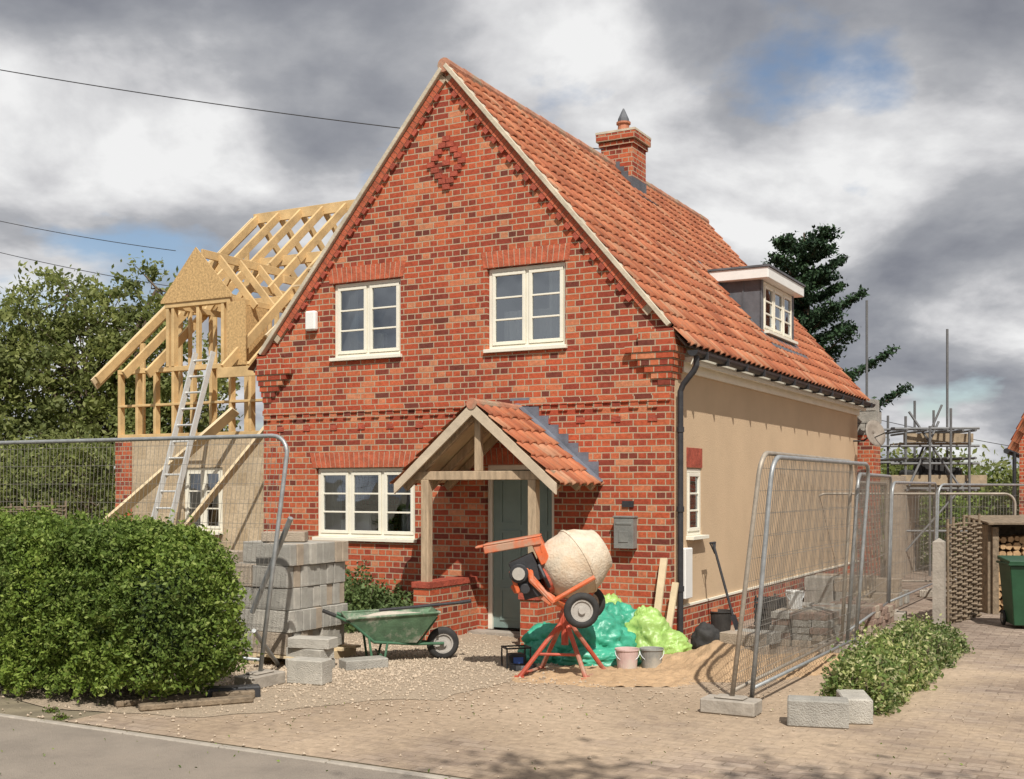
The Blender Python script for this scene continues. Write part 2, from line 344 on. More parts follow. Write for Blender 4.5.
curtain(UL[0],UL[0]+.25,3.43,4.46,.2); curtain(UR[0]+.1,UR[1],3.43,3.95,.26); curtain(UR[1]-.32,UR[1],3.43,4.46,.2); curtain(LW[0],LW[0]+.25,1.07,2.03,.22); curtain(LW[1]-.35,LW[1],1.07,1.5,.22)
cu.obj('curtains',m_curt,H,recalc=False)
ob=MB(); ob.box(-4.5,-4.25,.18,.3,1.1,1.45); ob.box(-4.1,-3.95,.18,.3,1.1,1.3); ob.box(-4.75,-4.6,.18,.3,1.1,1.35); ob.box(-4.3,-4.05,.18,.3,3.45,3.8); ob.obj('window_sill_objects',m_white,H,bevel=.02)
def soldier(mb,mm,x0,x1,z,h=.20):
    e=.05; n=round((x1-x0+2*e)/.075); w=(x1-x0+2*e)/n
    mm.box(x0-e,x1+e,-.003,.05,z,z+h)
    for i in range(n):
        a=x0-e+i*w; sl=(a+w/2-(x0+x1)/2)*.10
        vs=[(a+.005,-.008,z+.003),(a+w-.005,-.008,z+.003),(a+w-.005+sl*.6,-.008,z+h),(a+.005+sl*.6,-.008,z+h)]
        vs2=[(x,.02,zz) for x,_,zz in vs]; mb.add(vs+vs2,[(0,1,2,3),(0,4,5,1),(1,5,6,2),(2,6,7,3),(3,7,4,0)])
sl=MB();mo=MB()
for w_ in (UL,UR,LW): soldier(sl,mo,w_[0],w_[1],w_[3]+.003)
soldier(sl,mo,DR[0],DR[1],DR[3]+.003)
sl.obj('brick_lintels',m_lint,H); mo.obj('lintel_mortar',m_mort,H)
b=MB(); b2=MB()
z0=2.68
x=-W+.02
while x<-.1:
    if not(-2.2<x<-1.65 ): b.box(x,x+.11,-.022,.01,z0,z0+.065)
    if (int((x+9)/.225)%2)==0: b2.box(x+.0,x+.11,-.012,.01,z0-.15,z0-.085)
    x+=.225
b.box(-W,0.0,-.022,.01,z0+.075,z0+.14)
b.obj('string_course',m_brick,H); b2.obj('dentils',m_lint2,H)
b=MB(); dx,dz=-W/2,5.82
for i in range(-4,5):
    k=(4-abs(i))*.0565
    for s in ((-1,1) if k>0 else (1,)):
        b.box(dx+s*k-.05,dx+s*k+.05,-.03,.01,dz+i*.075-.032,dz+i*.075+.032)
b.box(dx-.05,dx+.05,-.03,.01,dz-.032,dz+.032)
b.obj('diaper_diamond',m_lint2,H)
b=MB();d2=MB();st=MB();mt=MB()
rl=math.hypot(W/2,PZ-EZ); ang=math.atan2(PZ-EZ,W/2)
for sgn in (1,-1):
    def P(s,n,y):
        sx=math.cos(ang)*s; szz=-math.sin(ang)*s
        nx=-math.sin(ang)*n; nz=-math.cos(ang)*n
        return (-W/2+sgn*(sx+nx),y,PZ+szz+nz)
    def slab(mb,s0,s1,n0,n1,y0,y1):
        vs=[P(s,n,y) for y in (y0,y1) for (s,n) in ((s0,n0),(s1,n0),(s1,n1),(s0,n1))]
        mb.add(vs,[(0,1,2,3),(4,5,6,7),(0,1,5,4),(1,2,6,5),(2,3,7,6),(3,0,4,7)])
    slab(st,-.02 if sgn==1 else .03,rl-.02,-.06,-.002,-.085,.02)
    slab(mt,.09,rl-.3,.0,.095,-.03,.015)
    s=.16
    while s<rl-.4:
        slab(b,s,s+.065,.002,.093,-.037,0); s+=.075
    s=.3
    while s<rl-.6:
        slab(d2,s,s+.085,.10,.155,-.04,.01); s+=.17
mt.obj('rake_mortar',m_mort,H); b.obj('rake_bricks',m_lint,H); d2.obj('rake_dentils',m_lint2,H); st.obj('verge_strip',m_stone,H,bevel=.006)
b=MB()
for sx in (0,1):
    for i in range(6):
        e=.085-.014*i; wi=.52-.075*i; za=3.38-.075*i
        if sx==0: b.box(-wi,e-.01,-e,.30,za-.072,za)
        else: b.box(-W-e+.01,-W+wi,-e,.30,za-.072,za)
b.box(-.36,.06,-.072,.3,3.38,3.56); b.box(-W-.06,-W+.36,-.072,.3,3.38,3.56)
b.obj('kneelers',m_brick,H)
sn,cs=math.sin(ang),math.cos(ang); OV=.30
tile_roof('right_roof_slope',(OV*cs,-.06,EZ-OV*sn+.03),(0,1,0),(-cs,0,sn),LEN+.12,rl+OV,H)
tile_roof('left_roof_slope',(-W-OV*cs,-.06,EZ-OV*sn+.03),(0,1,0),(cs,0,sn),LEN+.12,rl+OV,H)
dk=MB()
for s in (1,-1):
    xo=lambda x:x if s==1 else -W-x
    vs=[(xo(OV*cs*.9),-.0,EZ-OV*sn*.9),(xo(OV*cs*.9),LEN,EZ-OV*sn*.9),(xo(-W/2),LEN,PZ),(xo(-W/2),0,PZ)]
    vs2=[(x,y,z+.03) for x,y,z in vs]; dk.add(vs+vs2,[(0,1,2,3),(4,5,6,7),(0,1,5,4),(1,2,6,5),(2,3,7,6),(3,0,4,7)])
dk.obj('roof_deck',m_roofdk,H)
ridge_tiles('ridge_tiles',(-W/2,-.08,PZ+.03),(-W/2,LEN+.08,PZ+.03),H)
ea=MB(); ea.box(.0,.17,.31,LEN,3.21,3.27); ea.box(.13,.165,.31,LEN,3.18,3.21); ea.box(.001,.05,.31,LEN,3.10,3.21); ea.obj('eaves_fascia',m_cream,H)
gt=MB()
n=9; vs=[];
gx,gz,gr=.265,3.305,.062
for y in (.0,LEN+.05):
    for k in range(n): 
        a=math.pi+math.pi*k/(n-1); vs.append((gx+gr*math.cos(a),y,gz+gr*math.sin(a)))
gt.add(vs,[(k,k+1,n+k+1,n+k) for k in range(n-1)]+[tuple(range(n))]); 
y=.3
while y<LEN: 
    gt.box(gx-gr-.01,gx+gr+.012,y,y+.03,gz-gr-.02,gz+.005); y+=.75
gt.tube([(gx,.12,gz-.05),(gx,.12,gz-.16),(gx-.03,.12,gz-.22),(.11,.12,2.94),(.075,.12,2.86),(.075,.12,.05)],.034,10)
for z in (.6,1.5,2.4): gt.tube([(.075,.12,z),(.075,.12,z+.06)],.043,10)
gt.obj('gutter_and_downpipe',m_iron,H,solid=.003)
# dormer
D0,D1=5.05,6.90; dxf=-.46; top=4.95
d=MB(); 
zb=rz(dxf)+.02; xt=-(top-EZ)/K-.03
for y in (D0,D1-.02):
    d.add([(dxf,y,zb-.1),(dxf,y,top),(xt,y,top),(dxf,y+.02,zb-.1),(dxf,y+.02,top),(xt,y+.02,top)],[(0,1,2),(3,4,5),(0,1,4,3)])
d.box(dxf-.02,dxf+.015,D0,D1,zb-.05,zb+.06)
d.box(dxf-.02,dxf+.010,D0,D0+.10,zb+.06,top); d.box(dxf-.02,dxf+.010,D1-.10,D1,zb+.06,top)
for x in (-.75,-1.0): d.box(x,x+.02,D0-.012,D0,rz(x)+.05,top)
d.add([(dxf+.02,D0-.12,rz(dxf+.02)+.09),(dxf+.02,D1+.12,rz(dxf+.02)+.09),(dxf+.24,D1+.12,rz(dxf+.24)+.09),(dxf+.24,D0-.12,rz(dxf+.24)+.09)],[(0,1,2,3)])
d.add([(dxf+.02,D0-.14,rz(dxf+.02)+.09),(dxf+.02,D0+.0,rz(dxf+.02)+.09),(-1.5,D0,rz(-1.5)+.09),(-1.5,D0-.14,rz(-1.5)+.09)],[(0,1,2,3)])
d.obj('dormer_lead_cheeks',m_lead,H)
d=MB(); d.box(-1.6,dxf+.15,D0-.12,D1+.12,top,top+.17); d.obj('dormer_fascia',m_white,H,bevel=.01)
d=MB(); d.box(-1.62,dxf+.17,D0-.14,D1+.14,top+.17,top+.20); d.obj('dormer_roof_lead',m_lead,H)
f=MB();g=MB(); win(f,g,D0+.11,D1-.11,zb+.07,top-.01,-dxf-.005,3,3,SIDE,sill=True)
f.obj('dormer_window_frame',m_cream,H); g.obj('dormer_glass',m_glass,H,recalc=False)
# chimney
c=MB(); cx,cy=-2.86,5.35
c.box(cx-.28,cx+.28,cy-.28,cy+.28,6.2,7.42); c.box(cx-.31,cx+.31,cy-.31,cy+.31,7.34,7.40)
c.box(cx-.345,cx+.345,cy-.345,cy+.345,7.42,7.54); c.obj('chimney_stack',m_brick,H)
c=MB(); c.box(cx-.35,cx+.35,cy-.35,cy+.35,7.54,7.575); c.tube([(cx,cy,7.57),(cx,cy,7.60),(cx,cy,7.64)],[.2,.16,.12],14)
c.obj('chimney_flaunching',m_stone,H)
c=MB(); c.tube([(cx,cy,7.60),(cx,cy,7.66),(cx,cy,7.78)],[.11,.10,.09],14); c.tube([(cx,cy,7.76),(cx,cy,7.79)],.12,14); c.obj('chimney_pot',M('pot_clay',(.40,.15,.08)),H,smooth=False)
c=MB(); c.tube([(cx,cy,7.79),(cx,cy,7.85),(cx,cy,7.97),(cx,cy,8.02)],[.10,.09,.035,.01],12); c.obj('chimney_cowl',m_lead,H)
c=MB(); 
for x0 in (cx+.28,):
    c.add([(x0-.02,cy-.39,rz(x0)+.10),(x0-.02,cy+.39,rz(x0)+.10),(x0+.17,cy+.39,rz(x0+.17)+.10),(x0+.17,cy-.39,rz(x0+.17)+.10)],[(0,1,2,3)])
for i in range(4):
    xx=cx-.02+i*.075; c.box(xx,xx+.075,cy-.292,cy-.278,rz(xx)-.05,rz(xx)+.17)
c.box(cx+.278,cx+.292,cy-.28,cy+.28,6.45,6.80)
c.obj('chimney_flashing',m_lead,H)
# door
f=MB(); y=.06
f.box(DR[0]+.003,DR[0]+.06,y,y+.09,DR[2],DR[3]-.003); f.box(DR[1]-.06,DR[1]-.003,y,y+.09,DR[2],DR[3]-.003); f.box(DR[0]+.06,DR[1]-.06,y,y+.09,DR[3]-.06,DR[3]-.003)
f.obj('door_frame',m_cream,H)
f=MB(Matrix.Translation((DR[0]+.065,y+.03,0))@Matrix.Rotation(math.radians(4),4,'Z')); dw=DR[1]-DR[0]-.13
f.box(0,dw,0,.045,.06,1.98)
for zz0,zz1 in ((.15,.55),(.62,1.25),(1.32,1.88)):
    for u in (.09,dw/2+.035):
        u1=u+dw/2-.125; 
        f.box(u,u1,-.012,.0,zz0,zz0+.03);f.box(u,u1,-.012,.0,zz1-.03,zz1);f.box(u,u+.03,-.012,.0,zz0+.03,zz1-.03);f.box(u1-.03,u1,-.012,.0,zz0+.03,zz1-.03)
f.obj('front_door',m_teal,H)
f=MB(); f.box(DR[0]-.1,DR[1]+.1,-.25,.15,.0,.04); f.obj('door_step',m_conc,H)
# porch
pw=MB(); PX0,PX1=-2.62,-1.22; PY=-.98
pw.box(PX0-.11,PX0+.11,PY-.11,-.002,0,.62); pw.box(PX1-.11,PX1+.11,PY-.11,-.002,0,.55)
pw.obj('porch_dwarf_walls',m_brick,H)
pw=MB()
for x,zc in ((PX0,.62),(PX1,.55)):
    for i in range(14):
        yy=PY-.13+i*.078; pw.box(x-.125,x+.125,yy,yy+.068,zc,zc+.065)
pw.obj('porch_wall_coping',m_lint2,H)
po=MB()
for x in (PX0,PX1): po.box(x-.05,x+.05,PY-.05,PY+.05,.60,1.86)
for x in (PX0,PX1): po.box(x-.04,x+.04,PY+.05,-.005,1.86,1.95)
po.box(PX0-.25,PX1+.25,PY-.045,PY+.045,1.86,1.96)
pcx=(PX0+PX1)/2; PZP=2.70; pe=1.02
po.box(pcx-.04,pcx+.04,PY-.035,PY+.035,1.96,2.58)
for s in (1,-1):
    for yy in (PY,-.45,-.06): po.beam((pcx+s*(pe-.02),yy,PZP-.87-.06),(pcx,yy,PZP-.06),.06,.09)
po.obj('porch_oak_frame',m_oak,H,bevel=.005)
po=MB()
for s in (1,-1):
    a=Vector((pcx+s*(pe+.03),PY-.16,PZP-.90)); b_=Vector((pcx,PY-.16,PZP)); 
    vs=[(a.x,a.y,a.z-.10),(a.x,a.y,a.z+.02),(b_.x,b_.y,b_.z+.03),(b_.x,b_.y,b_.z-.11)]; vs2=[(x,yy+.03,z) for x,yy,z in vs]
    po.add(vs+vs2,[(0,1,2,3),(4,5,6,7),(0,1,5,4),(1,2,6,5),(2,3,7,6),(3,0,4,7)])
po.obj('porch_bargeboards',M('pale_oak',(.54,.44,.32),.7,.2,3,.2),H)
pa=math.atan2(.87,1.02); pl_=math.hypot(.87,1.02)+.06
for s,nm in ((1,'porch_tiles_right'),(-1,'porch_tiles_left')):
    tile_roof(nm,(pcx+s*(pe+.06),PY-.16,PZP-.87-.04),(0,1,0),(-s*math.cos(pa),0,math.sin(pa)),abs(PY)+.16,pl_,H,w=.2,c=.22)
dk=MB()
for s in (1,-1):
    vs=[(pcx+s*pe,PY-.12,PZP-.87-.0),(pcx+s*pe,0,PZP-.87),(pcx,0,PZP),(pcx,PY-.12,PZP)]; vs2=[(x,y,z+.012) for x,y,z in vs]
    dk.add(vs+vs2,[(0,1,2,3),(4,5,6,7),(0,1,5,4),(1,2,6,5),(2,3,7,6),(3,0,4,7)])
dk.obj('porch_deck',m_pine2,H)
ridge_tiles('porch_ridge_tiles',(pcx,PY-.17,PZP+.01),(pcx,-.0,PZP+.01),H,.065,.3)
fl=MB()
for s in (1,-1):
    for i in range(8):
        x0=pcx+s*(i*.13); x1=pcx+s*((i+1)*.13); zt=PZP-.85*(i*.13); 
        fl.box(min(x0,x1),max(x0,x1),-.014,-.001,zt-.06,zt+.15)
    fl.add([(pcx,-.14,PZP+.075),(pcx,-.002,PZP+.09),(pcx+s*1.1,-.002,PZP-.85),(pcx+s*1.1,-.14,PZP-.865)],[(0,1,2,3)])
fl.obj('porch_lead_flashing',M('lead_flashing',(.15,.16,.19),.5,.3,5),H)
b=MB(); b.box(-.64,-.40,-.12,-.005,1.08,1.43); b.box(-.62,-.42,-.127,-.12,1.35,1.38); b.box(-.58,-.46,-.127,-.12,1.15,1.28); b.box(-.65,-.39,-.13,-.003,1.43,1.45)
b.obj('letter_box',M('grey_enamel',(.20,.20,.185),.5),H,bevel=.006)
b=MB(); b.box(-.58,-.44,-.02,-.004,1.55,1.62); b.obj('house_sign',m_iron,H)
b=MB(); b.box(-5.13,-4.96,-.09,-.005,3.86,4.12); b.obj('alarm_box',m_white,H,bevel=.02)
b=MB(); b.box(.002,.10,.22,.46,.50,1.08); b.obj('meter_box',m_white,H,bevel=.01)
b=MB(); ax=Vector((.85,-.5,.25)).normalized(); b.rev([(.07,.001),(.075,.08),(.09,.16),(.12,.25)],(.32,9.25,2.72),ax,20); b.obj('satellite_dish',M('dish_grey',(.26,.22,.18),.6),H,smooth=True,solid=.006)
b=MB(); b.tube([(.0,9.25,2.62),(.2,9.25,2.62),(.36,9.23,2.75)],.018,6); b.tube([(.36,9.23,2.66),(.75,9.0,2.80)],.01,6); b.cbox((.76,9.0,2.81),.06,.06,.06); b.obj('dish_bracket',m_iron,H)
b=MB(); b.box(-1.5,.25,9.9,10.5,0,2.75); b.obj('rear_brick_return',m_brick,H)
b=MB()
for r in range(4):
    for i in range(5):
        if r==3 and i>2: continue
        x0=-1.7+i*.45+(.2 if r%2 else 0); b.box(x0,min(x0+.435,.26),9.92,10.35,2.76+r*.225,2.97+r*.225)
b.obj('rear_blockwork',m_block,H)
# ================================================================= TIMBER-FRAME WING
E=G('timber_frame_extension',(CX,CY,0),TH)
EX0,EX1,EY=-10.9,-5.95,2.0; RY=EY+3.61; RZ=7.15; FZ=2.62; EVZ=3.62; EK=(RZ-EVZ)/4.01
e=MB(); WIN=(-9.36,-8.5,1.05,2.1)
facewall(e,[(EX0,0),(EX1,0),(EX1,FZ),(EX0,FZ)],[rect(*WIN)],EY,.12)
e.add([(EX0,EY,0),(EX0,9.2,0),(EX0,9.2,FZ),(EX0,EY,FZ)],[(0,1,2,3)]); e.add([(EX0,9.2,0),(EX1,9.2,0),(EX1,9.2,FZ),(EX0,9.2,FZ)],[(0,1,2,3)])
e.obj('blockwork_walls',brickmat('tan_blockwork',.45,.225,.008,cols=[(0,(.44,.34,.22)),(1,(.56,.45,.31))],mcol=(.46,.37,.26),bumps=.4),E,recalc=False)
e=MB(); e.box(EX0-.02,EX0+.35,EY-.03,EY-.005,0,FZ); e.obj('brick_corner',m_brick,E)
f=MB();g=MB(); win(f,g,WIN[0]+.01,WIN[1]-.01,WIN[2],WIN[3]-.01,EY+.03,2,3,I4); f.obj('window_frame',m_cream,E); g.obj('window_glass_panes',m_glass,E,recalc=False)
e=MB(); e.box(EX0+.05,EX1,EY+.3,9,2.5,2.6); e.obj('floor_deck',m_osb,E)
t=MB()
def zr(y): return EVZ+(y-(EY-.4))*EK if y<RY else RZ-(y-RY)*EK
t.box(EX0,EX1,EY,EY+.12,FZ,FZ+.06); t.box(EX0,EX1,EY,EY+.12,3.72,3.80)
t.box(EX0,EX1,EY+.001,EY+.119,3.15,3.19)
x=EX0
while x<EX1:
    t.box(x,x+.06,EY+.005,EY+.115,FZ+.06,3.72); x+=.42
y=EY+.5
while y<9: t.box(EX0,EX0+.1,y,y+.05,FZ,min(zr(y),6.6)-.1); y+=.9
t.box(EX0,EX0+.1,EY+.12,9.1,FZ,FZ+.06)
x=EX0
while x<EX1: t.box(x,x+.06,9.1,9.2,FZ,3.8); x+=.6
t.box(EX0,EX1,9.1,9.2,3.72,3.8)
DX0,DX1=-9.72,-8.38
x=EX0
k=0
while x<EX1+.01:
    inD=DX0-.05<x<DX1+.05
    y0=EY-.4+random.uniform(-.05,.05) if not inD else 3.4
    t.beam((x,y0,zr(y0)),(x,RY,RZ),.05,.15)
    t.beam((x,9.6,zr(9.6)),(x,RY,RZ),.05,.15)
    if k%2==0: t.beam((x+.05,EY+1.7,zr(EY+1.7)-.02),(x+.05,RY*2-EY-1.7,zr(EY+1.7)-.02),.045,.14)
    x+=.55; k+=1
t.beam((EX0-.1,RY,RZ+.0),(EX1+.5,RY,RZ+.0),.05,.2)
t.beam((EX0,3.3,zr(3.3)-.14),(EX1,3.3,zr(3.3)-.14),.07,.18); t.beam((EX0,4.4,zr(4.4)-.14),(EX1,4.4,zr(4.4)-.14),.07,.18)
t.beam((DX1+.15,EY-.4,EVZ-.03),(EX1,EY-.4,EVZ-.03),.03,.16); 
dcx=(DX0+DX1)/2; DPZ=5.66; DEZ=4.88
for x in (DX0,DX0+.12,DX1-.12,DX1): t.box(x-.03,x+.03,EY-.01,EY+.1,3.80,DEZ)
for yy in (EY+.5,EY+1.0):
    for x in (DX0,DX1): t.box(x-.03,x+.03,yy,yy+.05,3.7,DEZ-.05)
t.box(DX0-.05,DX1+.05,EY-.02,EY+.1,DEZ-.1,DEZ)
for x in (DX0,DX1): t.beam((x,EY,DEZ-.04),(x,EY+1.4,DEZ-.04),.06,.1)
for yy in (EY+.5,EY+1.0,EY+1.5):
    for s in (-1,1): t.beam((dcx+s*.82,yy,DEZ-.12),(dcx,yy,DPZ),.04,.12)
t.beam((dcx,EY+.1,DPZ),(dcx,EY+2.3,DPZ),.04,.14)
t.box(dcx-.03,dcx+.03,EY+.0,EY+.08,3.8,DEZ)
t.obj('timber_frame',m_pine,E,bevel=.004)
o=MB()
vs=[(DX0-.12,EY-.04,DEZ-.02),(DX1+.12,EY-.04,DEZ-.02),(DX1+.12,EY-.04,DEZ+.02),(dcx,EY-.04,DPZ+.08),(DX0-.12,EY-.04,DEZ+.02)]
vs2=[(x,y+.02,z) for x,y,z in vs]; o.add(vs+vs2,[(0,1,2,3,4),(5,6,7,8,9),(0,1,6,5),(1,2,7,6),(2,3,8,7),(3,4,9,8),(4,0,5,9)])
o.box(DX1+.04,DX1+.055,EY,EY+.9,3.7,DEZ-.1); o.box(DX1+.0,DX1+.4,EY-.035,EY-.015,3.75,DEZ-.1)
o.obj('osb_panels',m_osb,E)
o=MB(); o.beam((EX0-.1,EY-.42,EVZ-.1),(EX0-.1+.0,RY,RZ-.06),.03,.2)
o.beam((-6.9,EY-.5,EVZ-.1),(-6.2,RY-.6,RZ-.65),.04,.14); o.beam((-7.3,EY-.3,4.1),(-6.9,RY-.2,RZ+.1),.04,.12)
for k in range(5): o.beam((-8.1,3.3+k*.42,zr(3.3+k*.42)+.10),(-6.2,3.3+k*.42,zr(3.3+k*.42)+.10),.05,.03)
o.obj('temporary_braces',m_pine2,E)
ld=G('ladder',tuple(L(-9.05,0.6,0)),TH); t=MB()
for s in (0,.38): t.beam((s,0,0),(s+.25,1.1,3.95),.035,.08)
for i in range(15):
    q=(i+.5)/15; t.tube([(.25*q,1.1*q,3.95*q),(.25*q+.38,1.1*q,3.95*q)],.018,6)
t.obj('rails_and_rungs',m_alu,ld)
pk=G('leaning_planks',tuple(L(-10.9,0.2,0)),TH); t=MB()
t.beam((-.2,0,0.0),(2.9,1.55,3.0),.05,.2,up=(0,-1,.3)); t.beam((1.9,.2,0),(4.2,1.65,3.4),.05,.12,up=(0,-1,.3)); t.obj('planks',m_pine2,pk)
# ================================================================= SMALL OBJECTS
def rb(mb,c,sx,sy,sz,rz=0): mb.cbox(c,sx,sy,sz,rz)
bs=G('concrete_block_stack',(-2.36,11.95,0),TH)
p=MB()
for i in range(5): p.box(-.55,.6,-.5+i*.23,-.40+i*.23,.10,.125)
for i in range(3): p.box(-.5+i*.47,-.4+i*.47,-.5,.52,.01,.10)
p.obj('pallet',m_pine2,bs)
Bs=[MB(),MB(),MB()]
for lz in range(5):
    z=.13+lz*.218
    for iy in range(9):
        for ix in range(2):
            if lz>=4 and ix==0 and iy<3: continue
            x=-.22+ix*.452+random.uniform(-.015,.015)+(.035 if lz%3==1 else 0); y=-.44+iy*.105+random.uniform(-.006,.006)
            rb(random.choice((Bs[0],Bs[0],Bs[1],Bs[2])),(x,y,z+.108),.44,.101,.214,random.uniform(-.02,.02))
for lz in range(3):
    rb(Bs[1],(.68+random.uniform(-.03,.03),-.40,.06+lz*.103),.44,.21,.1,random.uniform(-.2,.2))
for (x_,y_,z_,r_,m_i) in ((-.75,-.2,.12,.1,0),(-.75,-.1,.34,-.1,2),(-.72,-.1,.56,.05,0),(-.74,-.05,.78,-.05,1),(-.70,-.05,1.0,-.1,2)):
    rb(Bs[m_i],(x_,y_,z_),.44,.2,.215,r_)
rb(Bs[2],(.1,-.1,1.275),.44,.215,.1,.5)
for q,mm,nm in zip(Bs,(m_block,m_block2,m_block3),('blocks_grey','blocks_pale','blocks_tan')): q.obj(nm,mm,bs,bevel=.006)
def single(name,loc,sx,sy,sz,rz,mat=m_block2):
    m=MB(); m.box(-sx/2,sx/2,-sy/2,sy/2,0,sz); return m.obj(name,mat,None,bevel=.01,loc=loc,rz=rz)
single('concrete_block',(-1.83,10.45,.008),.36,.2,.22,-.35)
single('concrete_block',(-1.45,11.3,.008),.44,.215,.1,.5,m_block)
single('concrete_block',(2.28,8.62,.004),.44,.215,.2,-.25,m_block)
single('concrete_block',(2.62,8.85,.004),.215,.44,.19,-.15,m_block2)
single('kerb_slab',(-2.35,9.75,.0),.44,.14,.10,.3,m_iron)
wb=G('wheelbarrow',(-1.25,11.8,0),math.radians(14)); wb.scale=(.92,.92,.92)
t=MB(); T=[(-.5,-.33,.52),(.52,-.28,.56),(.52,.28,.56),(-.5,.33,.52)]; B=[(-.22,-.2,.24),(.28,-.16,.22),(.28,.16,.22),(-.22,.2,.24)]
t.add(T+B,[(0,1,5,4),(1,2,6,5),(2,3,7,6),(3,0,4,7),(4,5,6,7)])
o=t.obj('tray',m_barrow,wb,solid=.006)
t=MB(); t.tube(T+[T[0]],.014,8); t.obj('tray_rim',m_barrow,wb)
t=MB(); n=10; vs=[]
for j in range(n+1):
    for i in range(n+1):
        u=i/n;v=j/n; a=Vector((-.42+.86*u,(-.28+.56*v)*(1-.1*u),.47+.03*u)); a.z+=.05*noise.noise(Vector((u*4,v*4,1)))+.06*math.sin(math.pi*u)*math.sin(math.pi*v); vs.append(a)
t.add(vs,[(j*(n+1)+i,j*(n+1)+i+1,(j+1)*(n+1)+i+1,(j+1)*(n+1)+i) for j in range(n) for i in range(n)]); t.obj('mortar_load',m_cem,wb,smooth=True)
t=MB()
for s in (-1,1):
    t.tube([(.60,s*.06,.19),(.25,s*.12,.20),(-.2,s*.24,.25),(-.45,s*.29,.47),(-.72,s*.30,.60)],.016,8)
    t.tube([(-.05,s*.2,.24),(-.10,s*.27,.015),(-.22,s*.27,.015),(-.26,s*.26,.3)],.014,8)
    t.tube([(.3,s*.12,.2),(.5,s*.2,.5)],.012,6)
t.tube([(-.12,-.27,.1),(-.12,.27,.1)],.012,6); t.obj('frame',M('barrow_frame_green',(.05,.13,.07),.6,.3),wb)
t=MB(); 
for s in (-1,1): t.tube([(-.62,s*.30,.555),(-.76,s*.30,.615)],.021,8)
t.obj('grips',m_rub,wb)
def wheel(par,c,r,ax,tyre=.045,nm='wheel'):
    c=Vector(c);ax=Vector(ax).normalized(); a=MB()
    a.rev([(-tyre*.9,r*.62),(-tyre,r*.8),(-tyre*.7,r*.96),(0,r),(tyre*.7,r*.96),(tyre,r*.8),(tyre*.9,r*.62),(-tyre*.9,r*.62)],c,ax,24); a.obj(nm+'_tyre',m_rub,par,smooth=True)
    a=MB(); a.rev([(-tyre*.7,r*.65),(-tyre*.7,r*.52),(-tyre*.3,r*.5),(-tyre*.3,r*.22),(-tyre,r*.2),(-tyre,.001)],c,ax,16); a.rev([(tyre*.7,r*.65),(tyre*.7,r*.52),(tyre*.3,r*.5),(tyre*.3,r*.22),(tyre,r*.2),(tyre,.001)],c,ax,16); a.obj(nm+'_rim',m_rim,par)
wheel(wb,(.60,0,.185),.185,(0,1,0))
t=MB(); t.tube([(-.1,.1,.56),(.75,-.25,.66)],.017,8); t.tube([(.75,-.25,.66),(.86,-.3,.68)],.022,8); t.obj('shovel_shaft',m_iron,wb)
# cement mixer
cm=G('cement_mixer',(.50,10.90,0),math.radians(-4))
t=MB()
for fx,fy in ((-.42,-.18),(.20,-.26),(.38,.22),(-.24,.30)):
    t.tube([(fx,fy,.012),(fx*.1,fy*.3,.50),(fx*.05,fy*.3,.62)],.022,8); t.cbox((fx,fy,.014),.09,.06,.02)
t.tube([(-.24,-.12,.22),(.13,-.16,.22)],.014,6); t.tube([(-.42,-.18,.03),(-.24,.30,.03)],.016,6); t.tube([(.20,-.26,.03),(.38,.22,.03)],.016,6)
t.tube([(0,-.05,.30),(0,-.05,.72)],.035,10)
t.obj('stand_legs',m_redf,cm)
t=MB(); t.tube([(-.34,-.02,1.12),(-.30,-.30,.92),(-.1,-.38,.74),(.0,-.05,.66),(.2,.25,.70),(.35,.38,.9)],.028,8)
t.tube([(-.34,-.02,1.12),(-.20,.0,.8),(0,-.04,.66)],.032,8); t.tube([(-.1,-.38,.74),(.28,-.36,.96)],.022,8)
t.obj('yoke',m_orange,cm)
t=MB(); ax=Vector((.78,.30,.42)).normalized(); dc=Vector((.07,.04,1.05))
t.rev([(-.30,.001),(-.31,.12),(-.27,.21),(-.18,.285),(-.10,.31),(.02,.315),(.04,.325),(.07,.325),(.09,.31),(.16,.29),(.29,.21),(.315,.205),(.32,.19),(.29,.185),(.16,.26),(-.1,.29),(-.28,.15),(-.28,.001)],dc,ax,36)
t.obj('drum',m_drum,cm,smooth=True)
t=MB(); t.rev([(-.34,.001),(-.34,.14),(-.27,.16),(-.27,.001)],dc,ax,20); t.obj('drum_gear_cover',m_redf,cm)
t=MB()
t.rev([(.045,.316),(.045,.333),(.065,.333),(.065,.316)],dc,ax,36); t.obj('drum_gear_ring',m_drum,cm)
t=MB(); t.cbox((-.36,-.06,1.0),.24,.30,.26,0,0,math.radians(-25)); t.cbox((-.30,-.10,.82),.18,.22,.14,0,0,math.radians(-15)); t.tube([(-.42,-.22,.98),(-.42,-.27,.98)],.09,14); t.tube([(-.36,-.18,.84),(-.36,-.28,.84)],.05,10); t.tube([(-.24,-.2,1.06),(-.18,-.28,.95),(-.14,-.2,.85)],.02,6)
t.obj('engine',m_iron,cm,bevel=.012)
t=MB(); t.rev([(0,.001),(0,.055),(.02,.06),(.02,.001)],(-.42,-.272,.98),(0,-1,0),14); t.obj('recoil_starter',m_rim,cm)
t=MB(); R=Matrix.Translation((-.50,-.05,1.27))@Matrix.Rotation(math.radians(-10),4,'Y')
t.box(-.26,.28,-.17,.17,.0,.02,R); t.box(-.26,.28,-.17,-.155,-.07,.0,R); t.box(-.26,.28,.155,.17,-.07,.0,R); t.box(-.34,-.26,-.13,.13,-.01,.012,R); t.box(.26,.28,-.155,.155,-.15,.0,R)
t.cbox((-.22,-.05,1.18),.10,.30,.24,0,0,math.radians(-25)); t.cbox((-.45,-.05,.84),.08,.28,.08,0,0,math.radians(-30)); t.cbox((-.20,-.16,.78),.22,.06,.10,0,0,math.radians(35))
